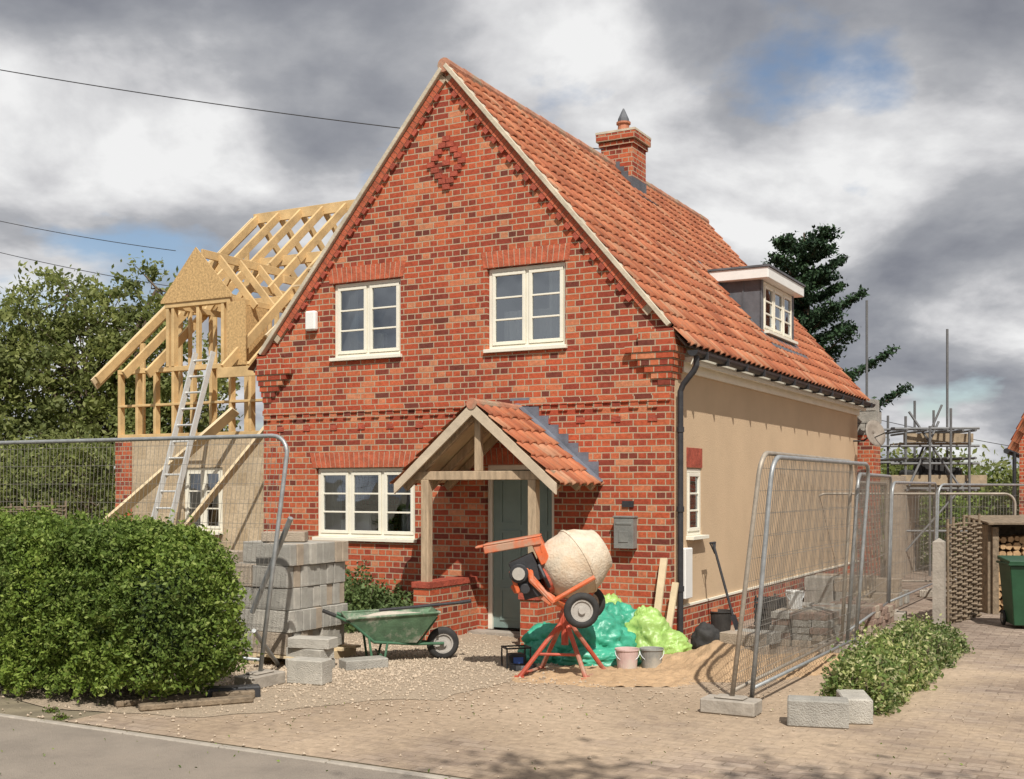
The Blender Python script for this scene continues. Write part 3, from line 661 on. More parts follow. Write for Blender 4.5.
t.cbox((-.28,-.24,.92),.26,.03,.05,0,0,math.radians(50)); t.cbox((-.46,-.23,.90),.04,.03,.22,0,0,math.radians(-20))
t.obj('engine_hood',m_orange,cm,bevel=.01)
wheel(cm,(.16,-.40,.66),.165,(0.15,-1,0),.035); wheel(cm,(.22,.34,.66),.165,(0,1,0),.035,'far_wheel')
t=MB(); t.tube([(.16,-.40,.66),(.22,.34,.66)],.016,8); t.obj('axle',m_rim,cm)
def lump(name,loc,parts,mat,seed,res=5):
    bm=bmesh.new()
    for (cx_,cy_,cz_,rx,ry,rz_) in parts:
        r=bmesh.ops.create_icosphere(bm,subdivisions=res,radius=1)
        for v in r['verts']:
            p=v.co.copy(); q=p+Vector((cx_*3,cy_*3,seed)); w_=Vector((noise.noise(q*2),noise.noise(q*2+Vector((9,0,0))),0))*.6
            r1=1-2*abs(noise.noise((q+w_)*2.6)); r2=1-2*abs(noise.noise((q+w_)*6.5))
            d=.92+.22*noise.noise(q*1.7)+.13*(r1-.5)+.06*(r2-.5)+.02*noise.noise(q*16)
            v.co=Vector((cx_+p.x*rx*d,cy_+p.y*ry*d,max(.0,cz_+p.z*rz_*d)))
    me=bpy.data.meshes.new(name); bm.to_mesh(me); bm.free(); me.materials.append(mat); me.polygons.foreach_set('use_smooth',[True]*len(me.polygons))
    o=bpy.data.objects.new(name,me); o.location=loc; S.collection.objects.link(o); return o
lump('green_plastic_tarpaulin',(.75,11.95,0.0),[(-.30,0,.12,.36,.28,.28),(.12,-.1,.17,.40,.28,.36),(.35,.15,.2,.34,.25,.38),(-.45,-.12,.05,.27,.25,.18),(.1,-.35,.04,.44,.2,.14)],m_bagA,2)
lump('lime_rubble_sack',(1.42,11.95,0),[(0,0,.17,.29,.23,.36),(.2,-.12,.1,.24,.2,.22),(-.08,.0,.42,.08,.07,.14)],m_bagB,7)
lump('lime_rubble_sack',(1.02,12.45,0),[(0,0,.2,.34,.23,.42),(-.05,0,.52,.08,.07,.1)],m_bagB,9)
lump('dark_bin_bag',(2.1,12.5,0),[(0,0,.12,.18,.16,.2)],m_rub,12,4)
def bucket(loc,r,h,mat,rz=0,tilt=0):
    g_=G('bucket',loc,rz); t=MB(); t.rev([(0,.001),(0,r*.8),(h,r),(h+.005,r*1.05),(h-.01,r*1.06),(h-.012,r*.97),(.02,r*.77),(.02,.001)],(0,0,0),(0,0,1),24); t.obj('shell',mat,g_,smooth=False)
    t=MB(); t.tube([(r*math.cos(a)*1.04,-.02-r*.55*math.sin(a),h-.02-.10*math.sin(a)) for a in [math.pi*i/10 for i in range(11)]],.004,5); t.obj('handle',m_galv,g_)
    t=MB(); t.rev([(0,.001),(0,r*.93)],(0,0,h*.8),(0,0,1),20); t.obj('contents',m_cem,g_); return g_
bucket((1.12,11.25,.005),.115,.20,m_buck); bucket((1.37,11.35,.005),.115,.19,m_buck2); bucket((2.55,14.2,0),.16,.26,m_rub)
bucket((3.25,13.3,.385),.1,.2,m_white)
gx_=G('site_transformer',(.04,11.35,0.008),.3); t=MB(); t.box(-.09,.09,-.07,.07,.02,.14); t.obj('body',m_black,gx_,bevel=.02)
t=MB(); t.tube([(-.12,-.09,0.01),(-.12,-.09,.2),(.12,-.09,.2),(.12,-.09,0.01)],.011,6); t.tube([(-.12,.09,0.01),(-.12,.09,.2),(.12,.09,.2),(.12,.09,0.01)],.011,6); t.tube([(-.12,-.09,.2),(-.12,.09,.2)],.011,6); t.tube([(.12,-.09,.2),(.12,.09,.2)],.011,6)
for k in range(4): t.tube([(.02+.13*math.cos(a),-.16+.10*math.sin(a),.012+.012*k) for a in [i*math.pi/8 for i in range(17)]],.007,5)
t.obj('frame_and_cable',m_black,gx_)
t=MB(); t.box(-.05,.05,-.075,-.07,.05,.11); t.obj('label',M('blue_label',(.05,.12,.4)),gx_)
def heap(name,loc,r,h,mat,seed,ry=1):
    t=MB(); n=60; vs=[]
    for j in range(n+1):
        for i in range(n+1):
            x=(i/n*2-1);y=(j/n*2-1); d=math.hypot(x,y)*(1+.3*noise.noise(Vector((x*1.5,y*1.5,seed))))
            z=max(0,(1-d))**1.3*h*(1+.5*noise.noise(Vector((x*3,y*3,seed+5))))+(.03*noise.noise(Vector((x*12,y*12,seed)))+.015*noise.noise(Vector((x*30,y*30,seed))))*(1 if d<1 else 0); vs.append((x*r,y*r*ry,z-.03 if d>1 else z))
    t.add(vs,[(j*(n+1)+i,j*(n+1)+i+1,(j+1)*(n+1)+i+1,(j+1)*(n+1)+i) for j in range(n) for i in range(n)]); return t.obj(name,mat,None,smooth=True,loc=loc)
heap('sand_pile',(2.05,11.35,.006),.85,.26,m_sand,1)
heap('sand_pile',(1.0,10.85,.005),1.0,.05,m_sand,4,.6)
heap('sand_pile',(3.0,11.6,.005),1.0,.10,m_sand,8,.7)
pk=G('leaning_timber_offcuts',tuple(L(-.02,-.2,0)),TH); t=MB(); t.beam((.0,-.28,0),(-.03,.14,.98),.08,.03,up=(0,1,0)); t.beam((.12,-.22,0),(.14,.05,.72),.07,.03,up=(0,1,0)); t.obj('boards',m_pine2,pk)
sd=G('spade',tuple(L(.45,.85,0)),TH); t=MB(); t.tube([(.0,0,.28),(-.25,.03,1.12)],.016,8); t.tube([(-.25,-.07,1.12),(-.25,.11,1.12)],.014,6); t.tube([(-.25,-.07,1.12),(-.22,.0,1.0),(-.25,.11,1.12)],.01,6); t.obj('shaft',m_iron,sd)
t=MB(); t.add([(.10,-.09,0),(.10,.09,0),(.0,.09,.28),(.0,-.09,.28)],[(0,1,2,3)]); t.obj('blade',m_iron,sd,solid=.006)
def pile(name,loc,rz,nx,ny,nz,sz,mats,jit=.02,drop=.15):
    g_=G(name,loc,rz); A=[MB() for _ in mats]
    for k in range(nz):
        for i in range(nx):
            for j in range(ny):
                if k==nz-1 and random.random()<drop: continue
                rb(random.choice(A),(i*sz[0]*1.05+random.uniform(-jit,jit),j*sz[1]*1.05+random.uniform(-jit,jit),(k+.5)*sz[2]*1.01+.005),sz[0],sz[1],sz[2],random.uniform(-.06,.06))
    for n_,(q,mm) in enumerate(zip(A,mats)):
        if q.v: q.obj('units_%d'%n_,mm,g_,bevel=.005)
m_pav=M('paver_brown',(.25,.17,.13),.9,.3,8,.5)
pile('paver_stack',(3.05,13.0,0),TH,3,6,5,(.21,.20,.075),[m_block3,m_pav,m_block],drop=0)
pile('paver_stack',(3.95,14.4,0),TH,3,7,4,(.21,.2,.075),[m_pav,m_pav,m_block3],drop=.5)
pile('block_pile',(4.7,17.6,0),TH,3,4,2,(.44,.22,.2),[m_block3,m_block],drop=.4)
pile('block_pile',(2.45,12.15,0),TH-.2,1,2,2,(.44,.22,.12),[m_block3,m_block])
pile('brick_pile',(3.6,13.9,0),TH+.3,3,4,3,(.215,.1,.065),[m_pav,m_block3],.03,.5)
cr=G('plastic_crate',tuple(L(.75,1.7,0)),TH+.1); t=MB()
for k in range(6): t.box(-.25,.25,-.18,-.17,.03+k*.07,.07+k*.07); t.box(-.25,.25,.17,.18,.03+k*.07,.07+k*.07); t.box(-.26,-.25,-.18,.18,.03+k*.07,.07+k*.07); t.box(.25,.26,-.18,.18,.03+k*.07,.07+k*.07)
for x in (-.25,-.08,.08,.24):
    for y in (-.185,.175): t.box(x,x+.02,y-.004,y+.012,0,.46)
t.obj('slats',m_black,cr)
t=MB(); t.box(-.22,.22,-.15,.15,.02,.3); t.obj('contents',m_rub,cr)
tb=G('timber_boards',tuple(L(1.2,3.4,0)),TH+.1); t=MB()
for i in range(5): t.beam((i*.02,i*.05,.03+i*.045),(.1-i*.04,2.6+i*.05,.03+i*.045),.2,.035)
t.obj('boards',m_pine2,tb)
def fence_panel(p0,p1,h,lean=(0,0),lean1=None,foot=(True,True),mat=m_galv,z0=.12,name='temporary_fence_panel',r=.02,skip=None):
    p0=Vector((*p0,0));p1=Vector((*p1,0)); d=(p1-p0); Ln=d.length; d.normalize(); g_=G(name,tuple(p0),math.atan2(d.y,d.x))
    ln=Matrix.Rotation(-g_.rotation_euler[2],2)@Vector(lean); l1=ln if lean1 is None else Matrix.Rotation(-g_.rotation_euler[2],2)@Vector(lean1)
    def P(x,z): 
        t_=x/Ln; l=ln*(1-t_)+l1*t_; return Vector((x+l.x*z/h,l.y*z/h,z0+z))
    t=MB(); R=.18; pts=[P(0,0),P(0,h*.5)]+[P(R-R*math.cos(a),h-R+R*math.sin(a)) for a in [i*math.pi/12 for i in range(7)]]
    pts+=[P(Ln-R+R*math.sin(a),h-R+R*math.cos(a)) for a in [i*math.pi/12 for i in range(7)]]+[P(Ln,h*.5),P(Ln,0)]
    t.tube(pts,r,10); t.tube([P(.02,.12),P(Ln-.02,.12)],r*.8,8)
    t.obj('tube_frame',mat,g_,smooth=True)
    w=MB(); x=.06
    while x<Ln-.03:
        e=0 if (x>R and x<Ln-R) else .07
        w.tube([P(x,.12),P(x,h-.02-e)],.002,3,False); x+=.05
    z=.25
    while z<h-.05: w.tube([P(.01,z),P(Ln-.01,z)],.0022,3,False); z+=.18
    w.obj('wire_mesh',m_mesh,g_)
    for k,fx in enumerate((0,Ln)):
        if foot[k]:
            q=MB(); q.box(fx-.11,fx+.11,-.22,.22,.006,.12); q.box(fx-.07,fx+.07,-.12,.12,.12,.14); q.obj('concrete_foot_%d'%k,m_conc,g_,bevel=.015)
    return g_
fp=L(-2.12,-4.30); fq=L(-5.95,-4.30)
fence_panel((fp.x-.10,fp.y+.05),(fq.x,fq.y+.05),2.12,(.26,0),(.0,0),(True,True))
fr=L(-9.4,-4.3); fence_panel((fq.x-.08,fq.y+.1),(fr.x,fr.y+.1),2.1,(.03,0),(.0,0))
fence_panel((1.72,9.08),(3.50,12.3),1.99,(.24,.0),(.12,0),(True,True),m_galv2,z0=.06)
fence_panel((1.90,9.18),(3.62,12.2),1.96,(.17,.0),(.15,0),(False,False),m_galv,z0=.06)
fence_panel((3.58,12.35),(5.0,15.4),1.80,(.12,0),(.05,0),(True,True),m_galv)
fence_panel((5.05,15.5),(6.8,18.6),1.72,(.05,0),(.03,0))
fence_panel((6.85,18.7),(9.5,21.2),1.7,(.05,0),(.03,0))
fence_panel((4.45,15.2),(5.9,18.3),1.72,(.08,0),(.03,0),(True,True),m_galv2)
fence_panel((4.9,18.9),(8.2,18.9),1.55,(.05,0),(.03,0),(True,True),m_galv2)
bt=G('fence_brace',(-2.3,10.3,0)); t=MB(); t.tube([(.0,.0,.5),(-.0,1.1,.02)],.02,8); t.tube([(.3,.15,1.5),(-.15,.6,.6)],.025,8); t.obj('tubes',m_galv,bt)
# ---- scaffold
sc=G('scaffolding',(0,0,0)); t=MB()
for (x,y,z) in ((7.55,24.6,5.75),(9.15,24.3,5.1),(7.9,23.2,3.2),(8.35,23.1,3.0),(8.75,23.05,3.35),(9.1,23.0,2.9),(8.0,24.6,3.3),(8.5,24.4,3.6),(8.9,24.4,3.4)): t.tube([(x,y,0),(x,y,z)],.027,8)
for z in (.9,1.75,2.25,2.6,2.95):
    t.tube([(7.6,23.2,z),(9.3,23.0,z)],.024,8); t.tube([(7.6,24.6,z+.05),(9.3,24.3,z+.05)],.024,8)
for x in (7.8,8.2,8.6,8.9,9.15): 
    for z in (1.72,2.35,2.9): t.tube([(x,22.8,z),(x,25.0,z)],.024,8)
t.tube([(7.6,23.1,.2),(9.1,23.1,1.9)],.024,8); t.tube([(8.3,24.2,1.9),(9.0,24.2,3.5)],.024,8); t.tube([(8.9,23,1.8),(8.0,23.3,3.3)],.024,8); t.tube([(7.9,23,1.8),(8.6,23.3,3.1)],.024,8)
t.obj('tubes',m_scaf,sc)
t=MB()
for i in range(5): t.box(7.3,9.5,23.2+i*.27,23.43+i*.27,1.78,1.82); 
for i in range(3): t.box(7.9,9.3,23.4+i*.27,23.63+i*.27,2.64,2.68)
t.box(7.3,9.5,23.12,23.16,1.82,2.02); t.box(7.9,9.3,23.3,23.34,2.68,2.86); t.obj('boards',M('scaffold_board',(.30,.23,.15),.85,.3,6),sc)
t=MB(); t.cbox((8.6,23.7,2.08),.5,.4,.5); t.cbox((8.1,23.6,1.98),.3,.4,.3); t.cbox((9.05,23.6,2.0),.2,.3,.36); t.obj('site_tub',m_rub,sc,bevel=.05)
nb=G('blockwork_outbuilding',(7.3,22.6,0),TH+.05); t=MB(); t.box(0,.3,0,3,0,2.0); t.obj('walls',m_block3,nb)
def wattle(name,p0,p1,h,posts=True):
    p0=Vector((*p0,0));p1=Vector((*p1,0));d=p1-p0;Ln=d.length; g_=G(name,tuple(p0),math.atan2(d.y,d.x)); t=MB(); n=int(h/.035); stp=.2; k=int(Ln/stp)
    for j in range(n):
        z=.03+j*.035; t.tube([(i*stp,(.03 if (i+j)%2 else -.03),z+random.uniform(-.012,.012)) for i in range(k+1)],random.uniform(.012,.02),5)
    for i in range(k+1): t.tube([(i*stp,0,0),(i*stp+random.uniform(-.01,.01),0,h+random.uniform(.02,.12))],.018,6)
    t.obj('woven_hazel',m_wattle,g_)
wattle('wattle_fence',(5.62,14.9),(6.5,15.95),1.30); wattle('wattle_fence',(-13,16.5),(-7.0,18.3),1.5)
gp=G('concrete_gate_post',(5.45,14.75,0),TH); t=MB(); t.box(-.07,.07,-.07,.07,0,1.08); t.add([(-.07,-.07,1.08),(.07,-.07,1.08),(.07,.07,1.08),(-.07,.07,1.08),(0,0,1.13)],[(0,1,4),(1,2,4),(2,3,4),(3,0,4)]); t.obj('post',m_conc,gp)
ls=G('log_store',(6.72,16.2,0),math.radians(-6)); t=MB()
t.box(-.05,.0,0,.9,0,1.25); t.box(1.9,1.95,0,.9,0,1.25); t.box(-.05,1.95,.9,.93,0,1.3)
for x in (0,.9,1.85): t.box(x,x+.08,-.06,.02,0,1.22)
t.obj('frame',m_wattle,ls)
t=MB()
for i in range(7): t.cbox((.95,-.1+i*.18,1.28+i*.01),2.1,.19,.025,random.uniform(-.01,.01),math.radians(5)); 
t.obj('roof_boards',m_wattle,ls)
t=MB(); z=.06
while z<1.1:
    x=.08+random.uniform(0,.05)
    while x<1.85:
        r=random.uniform(.035,.065); t.tube([(x,.05+random.uniform(-.04,.04),z+random.uniform(-.015,.015)),(x,.5,z)],r,random.choice((5,6,7))); x+=r*2+.004
    z+=.098
t.obj('logs',m_log,ls)
wbn=G('wheelie_bin',(6.52,14.6,0),math.radians(-10)); t=MB(); a=.22;b_=.28
t.add([(-a,-a,.05),(a,-a,.05),(a,a+.05,.05),(-a,a+.05,.05),(-b_,-b_,.80),(b_,-b_,.80),(b_,b_+.05,.80),(-b_,b_+.05,.80)],[(0,1,2,3),(0,1,5,4),(1,2,6,5),(2,3,7,6),(3,0,4,7),(4,5,6,7)])
t.box(-.31,.31,-.32,.34,.80,.83); t.cbox((0,0,.855),.60,.64,.05,0,math.radians(3)); t.tube([(-.2,.38,.8),(.2,.38,.8)],.02,8); t.obj('body_and_lid',m_bin,wbn,bevel=.015)
wheel(wbn,(-.24,.25,.1),.1,(1,0,0),.02); wheel(wbn,(.24,.25,.1),.1,(1,0,0),.02,'wheel_b')
nh=G('neighbour_house',(10.62,24.2,0),math.radians(-27)); t=MB(); t.box(0,6,0,7,0,2.7); t.obj('walls',m_brick,nh)
tile_roof('roof_slope',(-.2,-.3,2.5),(0,1,0),(.4,0,.92),7.6,5.8,nh); tile_roof('roof_slope_far',(6.2,-.3,2.5),(0,1,0),(-.4,0,.92),7.6,5.8,nh)
t=MB(); t.add([(0,-.001,2.7),(6,-.001,2.7),(3.4,-.001,7.4),(2.3,-.001,7.4)],[(0,1,2,3)]); t.obj('gable',m_brick,nh)
t=MB(); t.tube([(-.23,-.3,2.53),(-.23,7.3,2.53)],.06,8); t.tube([(-.1,.1,2.5),(-.1,.1,0)],.04,8); t.obj('gutter',m_iron,nh)
def cable(name,a,b,sag):
    t=MB(); a=Vector(a);b=Vector(b); t.tube([a.lerp(b,i/24)-Vector((0,0,sag*4*(i/24)*(1-i/24))) for i in range(25)],.009,5); t.obj(name,m_iron,None)
cable('overhead_cable',(-12.5,19.5,9.55),(1.5,18.9,7.3),.2)
cable('overhead_cable',(-18,30,9.9),(-8,27.5,7.4),.2)
cable('overhead_cable',(-18,30,9.2),(-8,28,6.6),.2)
cable('overhead_cable',(9.2,30,3.6),(16,30,2.4),.1)
# ================================================================= VEGETATION
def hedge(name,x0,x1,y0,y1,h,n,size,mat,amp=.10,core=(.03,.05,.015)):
    lx,ly,lz=(x1-x0),(y1-y0),h; cx_,cy_=(x0+x1)/2,(y0+y1)/2; PN=4.6
    areas=np.array([ly*lz,ly*lz,lx*lz,lx*lz,lx*ly]); fcs=rng.choice(5,n,p=areas/areas.sum())
    p=rng.uniform(-1,1,(n,3)); p[fcs==0,0]=1;p[fcs==1,0]=-1;p[fcs==2,1]=1;p[fcs==3,1]=-1;p[fcs==4,2]=1
    p/=(np.abs(p)**PN).sum(1)[:,None]**(1/PN)
    depth=rng.uniform(0,1,n)**1.5*.15; 
    out=p*np.array([lx/2,ly/2,lz/2]); nn=p**3/np.linalg.norm(p**3,axis=1)[:,None]
    nz=np.array([.65*noise.noise(Vector((q[0]*1.3,q[1]*1.3,q[2]*1.3+9)))+.7*noise.noise(Vector((q[0]*3.6,q[1]*3.6,q[2]*3.6+9))) +.75*noise.noise(Vector((q[0]*10,q[1]*10,q[2]*10+9))) for q in out])
    out=out+nn*((nz*amp)-depth)[:,None]
    spr=rng.uniform(size=n)<.06; out[spr]+=nn[spr]*rng.uniform(0,.11,spr.sum())[:,None]
    out[:,2]+=lz/2; out=out[out[:,2]>.02]
    g_=G(name,tuple(L(cx_,cy_,0)),TH); leaves('foliage',out,size,mat,g_)
    c=MB(); bm=bmesh.new(); bmesh.ops.create_icosphere(bm,subdivisions=5,radius=1); vs=[]
    for v in bm.verts:
        q=np.array(v.co); q=q/((np.abs(q)**PN).sum()**(1/PN)); w_=Vector((q[0]*(lx/2-.2),q[1]*(ly/2-.2),q[2]*(lz/2-.19)))
        nv=.65*noise.noise(Vector((w_.x*1.3,w_.y*1.3,w_.z*1.3+9)))+.7*noise.noise(Vector((w_.x*3.6,w_.y*3.6,w_.z*3.6+9)))
        w_+=Vector(q).normalized()*nv*amp; vs.append((w_.x,w_.y,max(0,w_.z+lz/2)))
    fs=[tuple(v.index for v in f.verts) for f in bm.faces]; bm.free(); c.add(vs,fs); c.obj('inner_dark_core',M(name+'_core',core,.95,.4,20,.5),g_)  # solid dark core added behind the leaves so the hedge isn't see-through
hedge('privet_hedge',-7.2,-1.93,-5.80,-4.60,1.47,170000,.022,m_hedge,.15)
def low_shrubs(name,pts,n,size,mat):
    g_=G(name,(0,0,0)); P=[]
    for (x,y,r,h) in pts:
        k=int(n*r*h); d=rng.normal(size=(k,3)); d/=np.linalg.norm(d,axis=1)[:,None]; d[:,2]=np.abs(d[:,2])
        rr=rng.uniform(.3,1.08,k)**.8; nz=np.array([1+.45*noise.noise(Vector((a[0]*3.2+x*3,a[1]*3.2+y*3,a[2]*3.2)))+.25*noise.noise(Vector((a[0]*9+x*3,a[1]*9,a[2]*9))) for a in d])
        P.append(np.stack([x+d[:,0]*r*rr*nz,y+d[:,1]*r*rr*nz,np.maximum(.01,d[:,2]*h*rr*nz)],1))
    leaves('foliage',np.concatenate(P),size,mat,g_)
    t=MB()
    for (x,y,r,h) in pts:
        for k in range(6):
            a=random.uniform(0,6.3); t.tube([(x,y,0),(x+math.cos(a)*r*.6,y+math.sin(a)*r*.6,h*.8)],.006,4)
    t.obj('stems',m_bark,g_)
q=[]
for i in range(18):
    s=i/17; q.append((2.66+s*1.90+random.uniform(-.08,.08),9.25+s*3.5,.22+random.uniform(-.04,.05),.37+random.uniform(-.09,.09)))
    q.append((2.88+s*1.90+random.uniform(-.08,.08),9.15+s*3.5,.18,.28+random.uniform(-.07,.08)))
low_shrubs('variegated_shrub_border',q,23000,.023,m_var)
w1=L(-4.35,-.45); w2=L(-3.9,-.5); w3=L(-3.55,-.35)
low_shrubs('lavender_shrub',[(w1.x,w1.y,.40,.62),(w2.x,w2.y,.42,.66),(w3.x,w3.y,.33,.5)],26000,.03,m_lav)
low_shrubs('edge_weeds',[(L(x,y).x,L(x,y).y,.05+random.uniform(0,.04),.05) for x,y in [(-5.2,-6.1),(-4.4,-6.15),(-3.6,-6.1),(-2.6,-6.15),(4.1,-5.9),(-3.9,-6.05),(-2.9,-6.0)]],30000,.012,m_hedge)
def tree(name,loc,lobes,trunk_h,tr,n,size,mat,seed=0,cl=.32):
    random.seed(seed+11); g_=G(name,loc); P=[]; t=MB()
    t.tube([(0,0,0),(.05,0,trunk_h*.5),(0,.05,trunk_h)],[tr,tr*.8,tr*.6],10)
    tot=sum(l[3]*l[4]*l[5] for l in lobes)
    for (x,y,z,rx,ry,rz_) in lobes:
        t.tube([(0,0,trunk_h*.8),(x*.5,y*.5,(trunk_h+z)*.5),(x,y,z)],[tr*.45,tr*.28,tr*.1],7)
        k=max(8,int(n*rx*ry*rz_/tot/45))
        for c in range(k):
            d=rng.normal(size=3); d/=np.linalg.norm(d); rr=rng.uniform(.3,1.25)**.6; ce=np.array([x+d[0]*rx*rr,y+d[1]*ry*rr,z+d[2]*rz_*rr])
            if c%3==0: t.tube([(x,y,z),tuple((ce+np.array([x,y,z]))/2+rng.normal(size=3)*.1),tuple(ce)],[tr*.12,tr*.06,.008],4)
            P.append(ce+rng.normal(size=(45,3))*cl*np.array([1,1,.7])*rng.uniform(.4,1.1))
    leaves('foliage',np.concatenate(P),size,mat,g_); t.obj('trunk_and_limbs',m_bark,g_); return g_
tree('broadleaf_tree',(-9.4,25.5,0),[(0,0,4.2,1.5,1.5,1.6),(1.3,0,5.0,1.1,1.2,1.1),(-1.4,0,4.8,1.3,1.3,1.3),(.6,0,3.0,1.8,1.5,1.3),(2.4,0,3.6,1.0,1.2,1.3),(-.6,.3,6.0,.8,.9,.7),(1.5,.2,6.2,.8,.8,.6),(.4,.2,5.6,.7,.7,.8)],3,.22,30000,.07,m_tree,1,.20)
tree('broadleaf_tree',(-13.0,25.0,0),[(0,0,3.6,1.7,1.5,1.5),(1.2,0,4.6,1.2,1.2,1.1),(-1.4,0,4.0,1.3,1.3,1.4),(1.6,0,2.6,1.5,1.5,1.2),(.2,0,5.3,.8,.8,.7)],3,.2,26000,.07,m_tree,2,.20)
tree('small_tree',(-8.6,22.3,0),[(0,0,1.9,1.2,1,.9),(-1.5,0,1.7,1.2,1,.9),(-3.2,.3,2.1,1.4,1,1.1),(-5,0,1.8,1.4,1,1.0)],1,.12,32000,.055,m_tree,4,.22)
tree('roadside_tree',(3.8,-3.2,0),[(-1.9,3.5,7.3,1.5,.9,.6),(-.2,3.2,7.4,1.3,.8,.6),(-.8,1.5,7.6,1.6,1.3,.9),(-3.6,3.3,7.0,1.0,.6,.5),(0,0,7.5,1.8,1.8,1.5)],5,.25,12000,.08,m_tree,6,.3)
def cedar(name,loc,h,r):
    g_=G(name,loc); t=MB(); t.tube([(0,0,0),(.1,0,h*.6),(0,0,h)],[.26,.14,.02],9); P=[]
    for i in range(40):
        f=i/39; z=h*(.34+.62*f); a=i*2.4+rng.uniform(-.3,.3); rr=r*(1.08-.74*f**1.3)*rng.uniform(.65,1.3)
        tip=Vector((math.cos(a)*rr,math.sin(a)*rr,z+rr*.32)); mid=Vector((math.cos(a)*rr*.5,math.sin(a)*rr*.5,z)); t.tube([(0,0,z-.1),mid,tip],[.05,.03,.01],5)
        pd=Vector((-math.sin(a),math.cos(a),0))
        for k in range(16):
            s=.05+.95*k/15; c=Vector((0,0,z-.1)).lerp(mid,s*2) if s<.5 else mid.lerp(tip,s*2-1)
            for sd in (-1,1):
                ll=(.12+.44*math.sin(math.pi*min(1,s*.95)))*rng.uniform(.5,1.1)
                e=c+pd*sd*ll+(tip-mid).normalized()*ll*.5+Vector((0,0,.02))
                for q_ in range(28):
                    u=rng.uniform(0,1); P.append(np.array(c.lerp(e,u))+rng.normal(size=3)*np.array([.06,.06,.045]))
    leaves('foliage',np.array(P),.058,m_dark,g_); t.obj('trunk_and_limbs',m_bark,g_)
cedar('cedar_tree',(7.2,28.5,0),8.05,1.8)
def treeline(name,x0,x1,y,h,n,mat,size=.13):
    g_=G(name,(0,0,0)); P=[]
    for i in range(n//60):
        x=rng.uniform(x0,x1); hh=h*(.75+.3*noise.noise(Vector((x*.35,0,0)))+.12*noise.noise(Vector((x*1.3,5,0)))); z=hh*rng.uniform(.05,1)
        P.append(np.array([x,y+rng.uniform(-1,1),z])+rng.normal(size=(60,3))*.4)
    leaves('foliage',np.concatenate(P),size,mat,g_)
treeline('distant_trees',8.5,34,44,3.4,30000,m_tree); treeline('distant_trees',-45,-10,38,4.2,30000,m_tree)
treeline('garden_bushes',9.2,14.5,26,1.6,12000,m_hedge,.07)
# ================================================================= GROUND
def sheet(name,pts,z,mat,parent=None,loc=(0,0,0),rz=0):
    t=MB(); t.add([(x,y,z) for x,y in pts],[tuple(range(len(pts)))]); return t.obj(name,mat,parent,loc=loc,rz=rz)
m_grass=M('rough_grass',(.20,.165,.11),.95,.35,3,.6)
sheet('ground',[(-500,-300),(500,-300),(500,900),(-500,900)],0,m_grass)
m_pave=brickmat('block_paving',.21,.105,.006,cols=[(0,(.23,.175,.14)),(.5,(.32,.25,.20)),(1,(.385,.31,.25))],mcol=(.21,.16,.12),flat=True,sand=(.44,.335,.235),bumps=.7)
O=(CX,CY,0)
sheet('driveway',[(-2.5,-6.2),(14,-6.2),(14,16),(.0,16),(-.0,.0),(-2.5,0)],.004,m_pave,None,O,TH)
m_foot=M('dusty_asphalt',(.265,.223,.18),.95,.16,2.2,.7,bscale=120,dirt=(.30,.25,.20))
sheet('pavement',[(-60,-30),(60,-30),(60,-6.32),(-60,-6.32)],.004,m_foot,None,O,TH)
kb=MB(); x=-20
while x<1.3: kb.box(x,x+.90,-6.32,-6.26,-.05,.016); x+=.912
kb.obj('kerb',m_conc,None,loc=O,rz=TH,bevel=.008)
kb=MB(); x=1.4
while x<14: kb.box(x,x+.2,-6.32,-6.215,-.05,.012); x+=.21
kb.obj('kerb_setts',m_pav,None,loc=O,rz=TH,bevel=.006)
m_grav=M('gravel',(.42,.33,.235),.95,.35,60,.9,bscale=110)
gv=[]
for i in range(80):
    a=2*math.pi*i/80; r=1+.16*noise.noise(Vector((math.cos(a)*2,math.sin(a)*2,3)))+.08*noise.noise(Vector((math.cos(a)*9,math.sin(a)*9,3))); gv.append((-3.3+2.9*r*math.cos(a),-2.9+2.95*r*math.sin(a)))
gv=[(min(x,2),min(y,-.01)) for x,y in gv]
sheet('gravel_area',gv,.008,m_grav,None,O,TH)
def stones(name,n,fn,mat,s0=.008,s1=.022):
    base=np.array([[1,0,0],[-1,0,0],[0,1,0],[0,-1,0],[0,0,1],[0,0,-1]],float); F=np.array([[0,2,4],[2,1,4],[1,3,4],[3,0,4],[2,0,5],[1,2,5],[3,1,5],[0,3,5]])
    V=[];
    for i in range(n):
        x,y=fn(); s=rng.uniform(s0,s1); sc_=s*rng.uniform(.6,1.2,3); a=rng.uniform(0,6.3); R_=np.array([[math.cos(a),-math.sin(a),0],[math.sin(a),math.cos(a),0],[0,0,1]])
        V.append((base*sc_)@R_.T+np.array([x,y,.008+s*.3]))
    V=np.concatenate(V); FF=(F[None]+6*np.arange(n)[:,None,None]).reshape(-1,3)
    me=bpy.data.meshes.new(name); me.from_pydata(V.tolist(),[],FF.tolist()); me.materials.append(mat); o=bpy.data.objects.new(name,me); S.collection.objects.link(o); o.location=O; o.rotation_euler[2]=TH
def fg():
    a=rng.uniform(0,6.3); r=abs(rng.normal(0,.55)); return (-2.6+2.6*r*math.cos(a), max(-6.2,min(-.1,-2.9+2.5*r*math.sin(a))))
m_st=M('gravel_stones',(.43,.345,.255),.9,.5,25,.2)
stones('loose_gravel',16000,fg,m_st,.006,.018)
stones('loose_debris',1500,lambda:(rng.normal(.3,1.6),max(-6.1,min(-.2,rng.normal(-3,1.3)))),m_st,.003,.011)
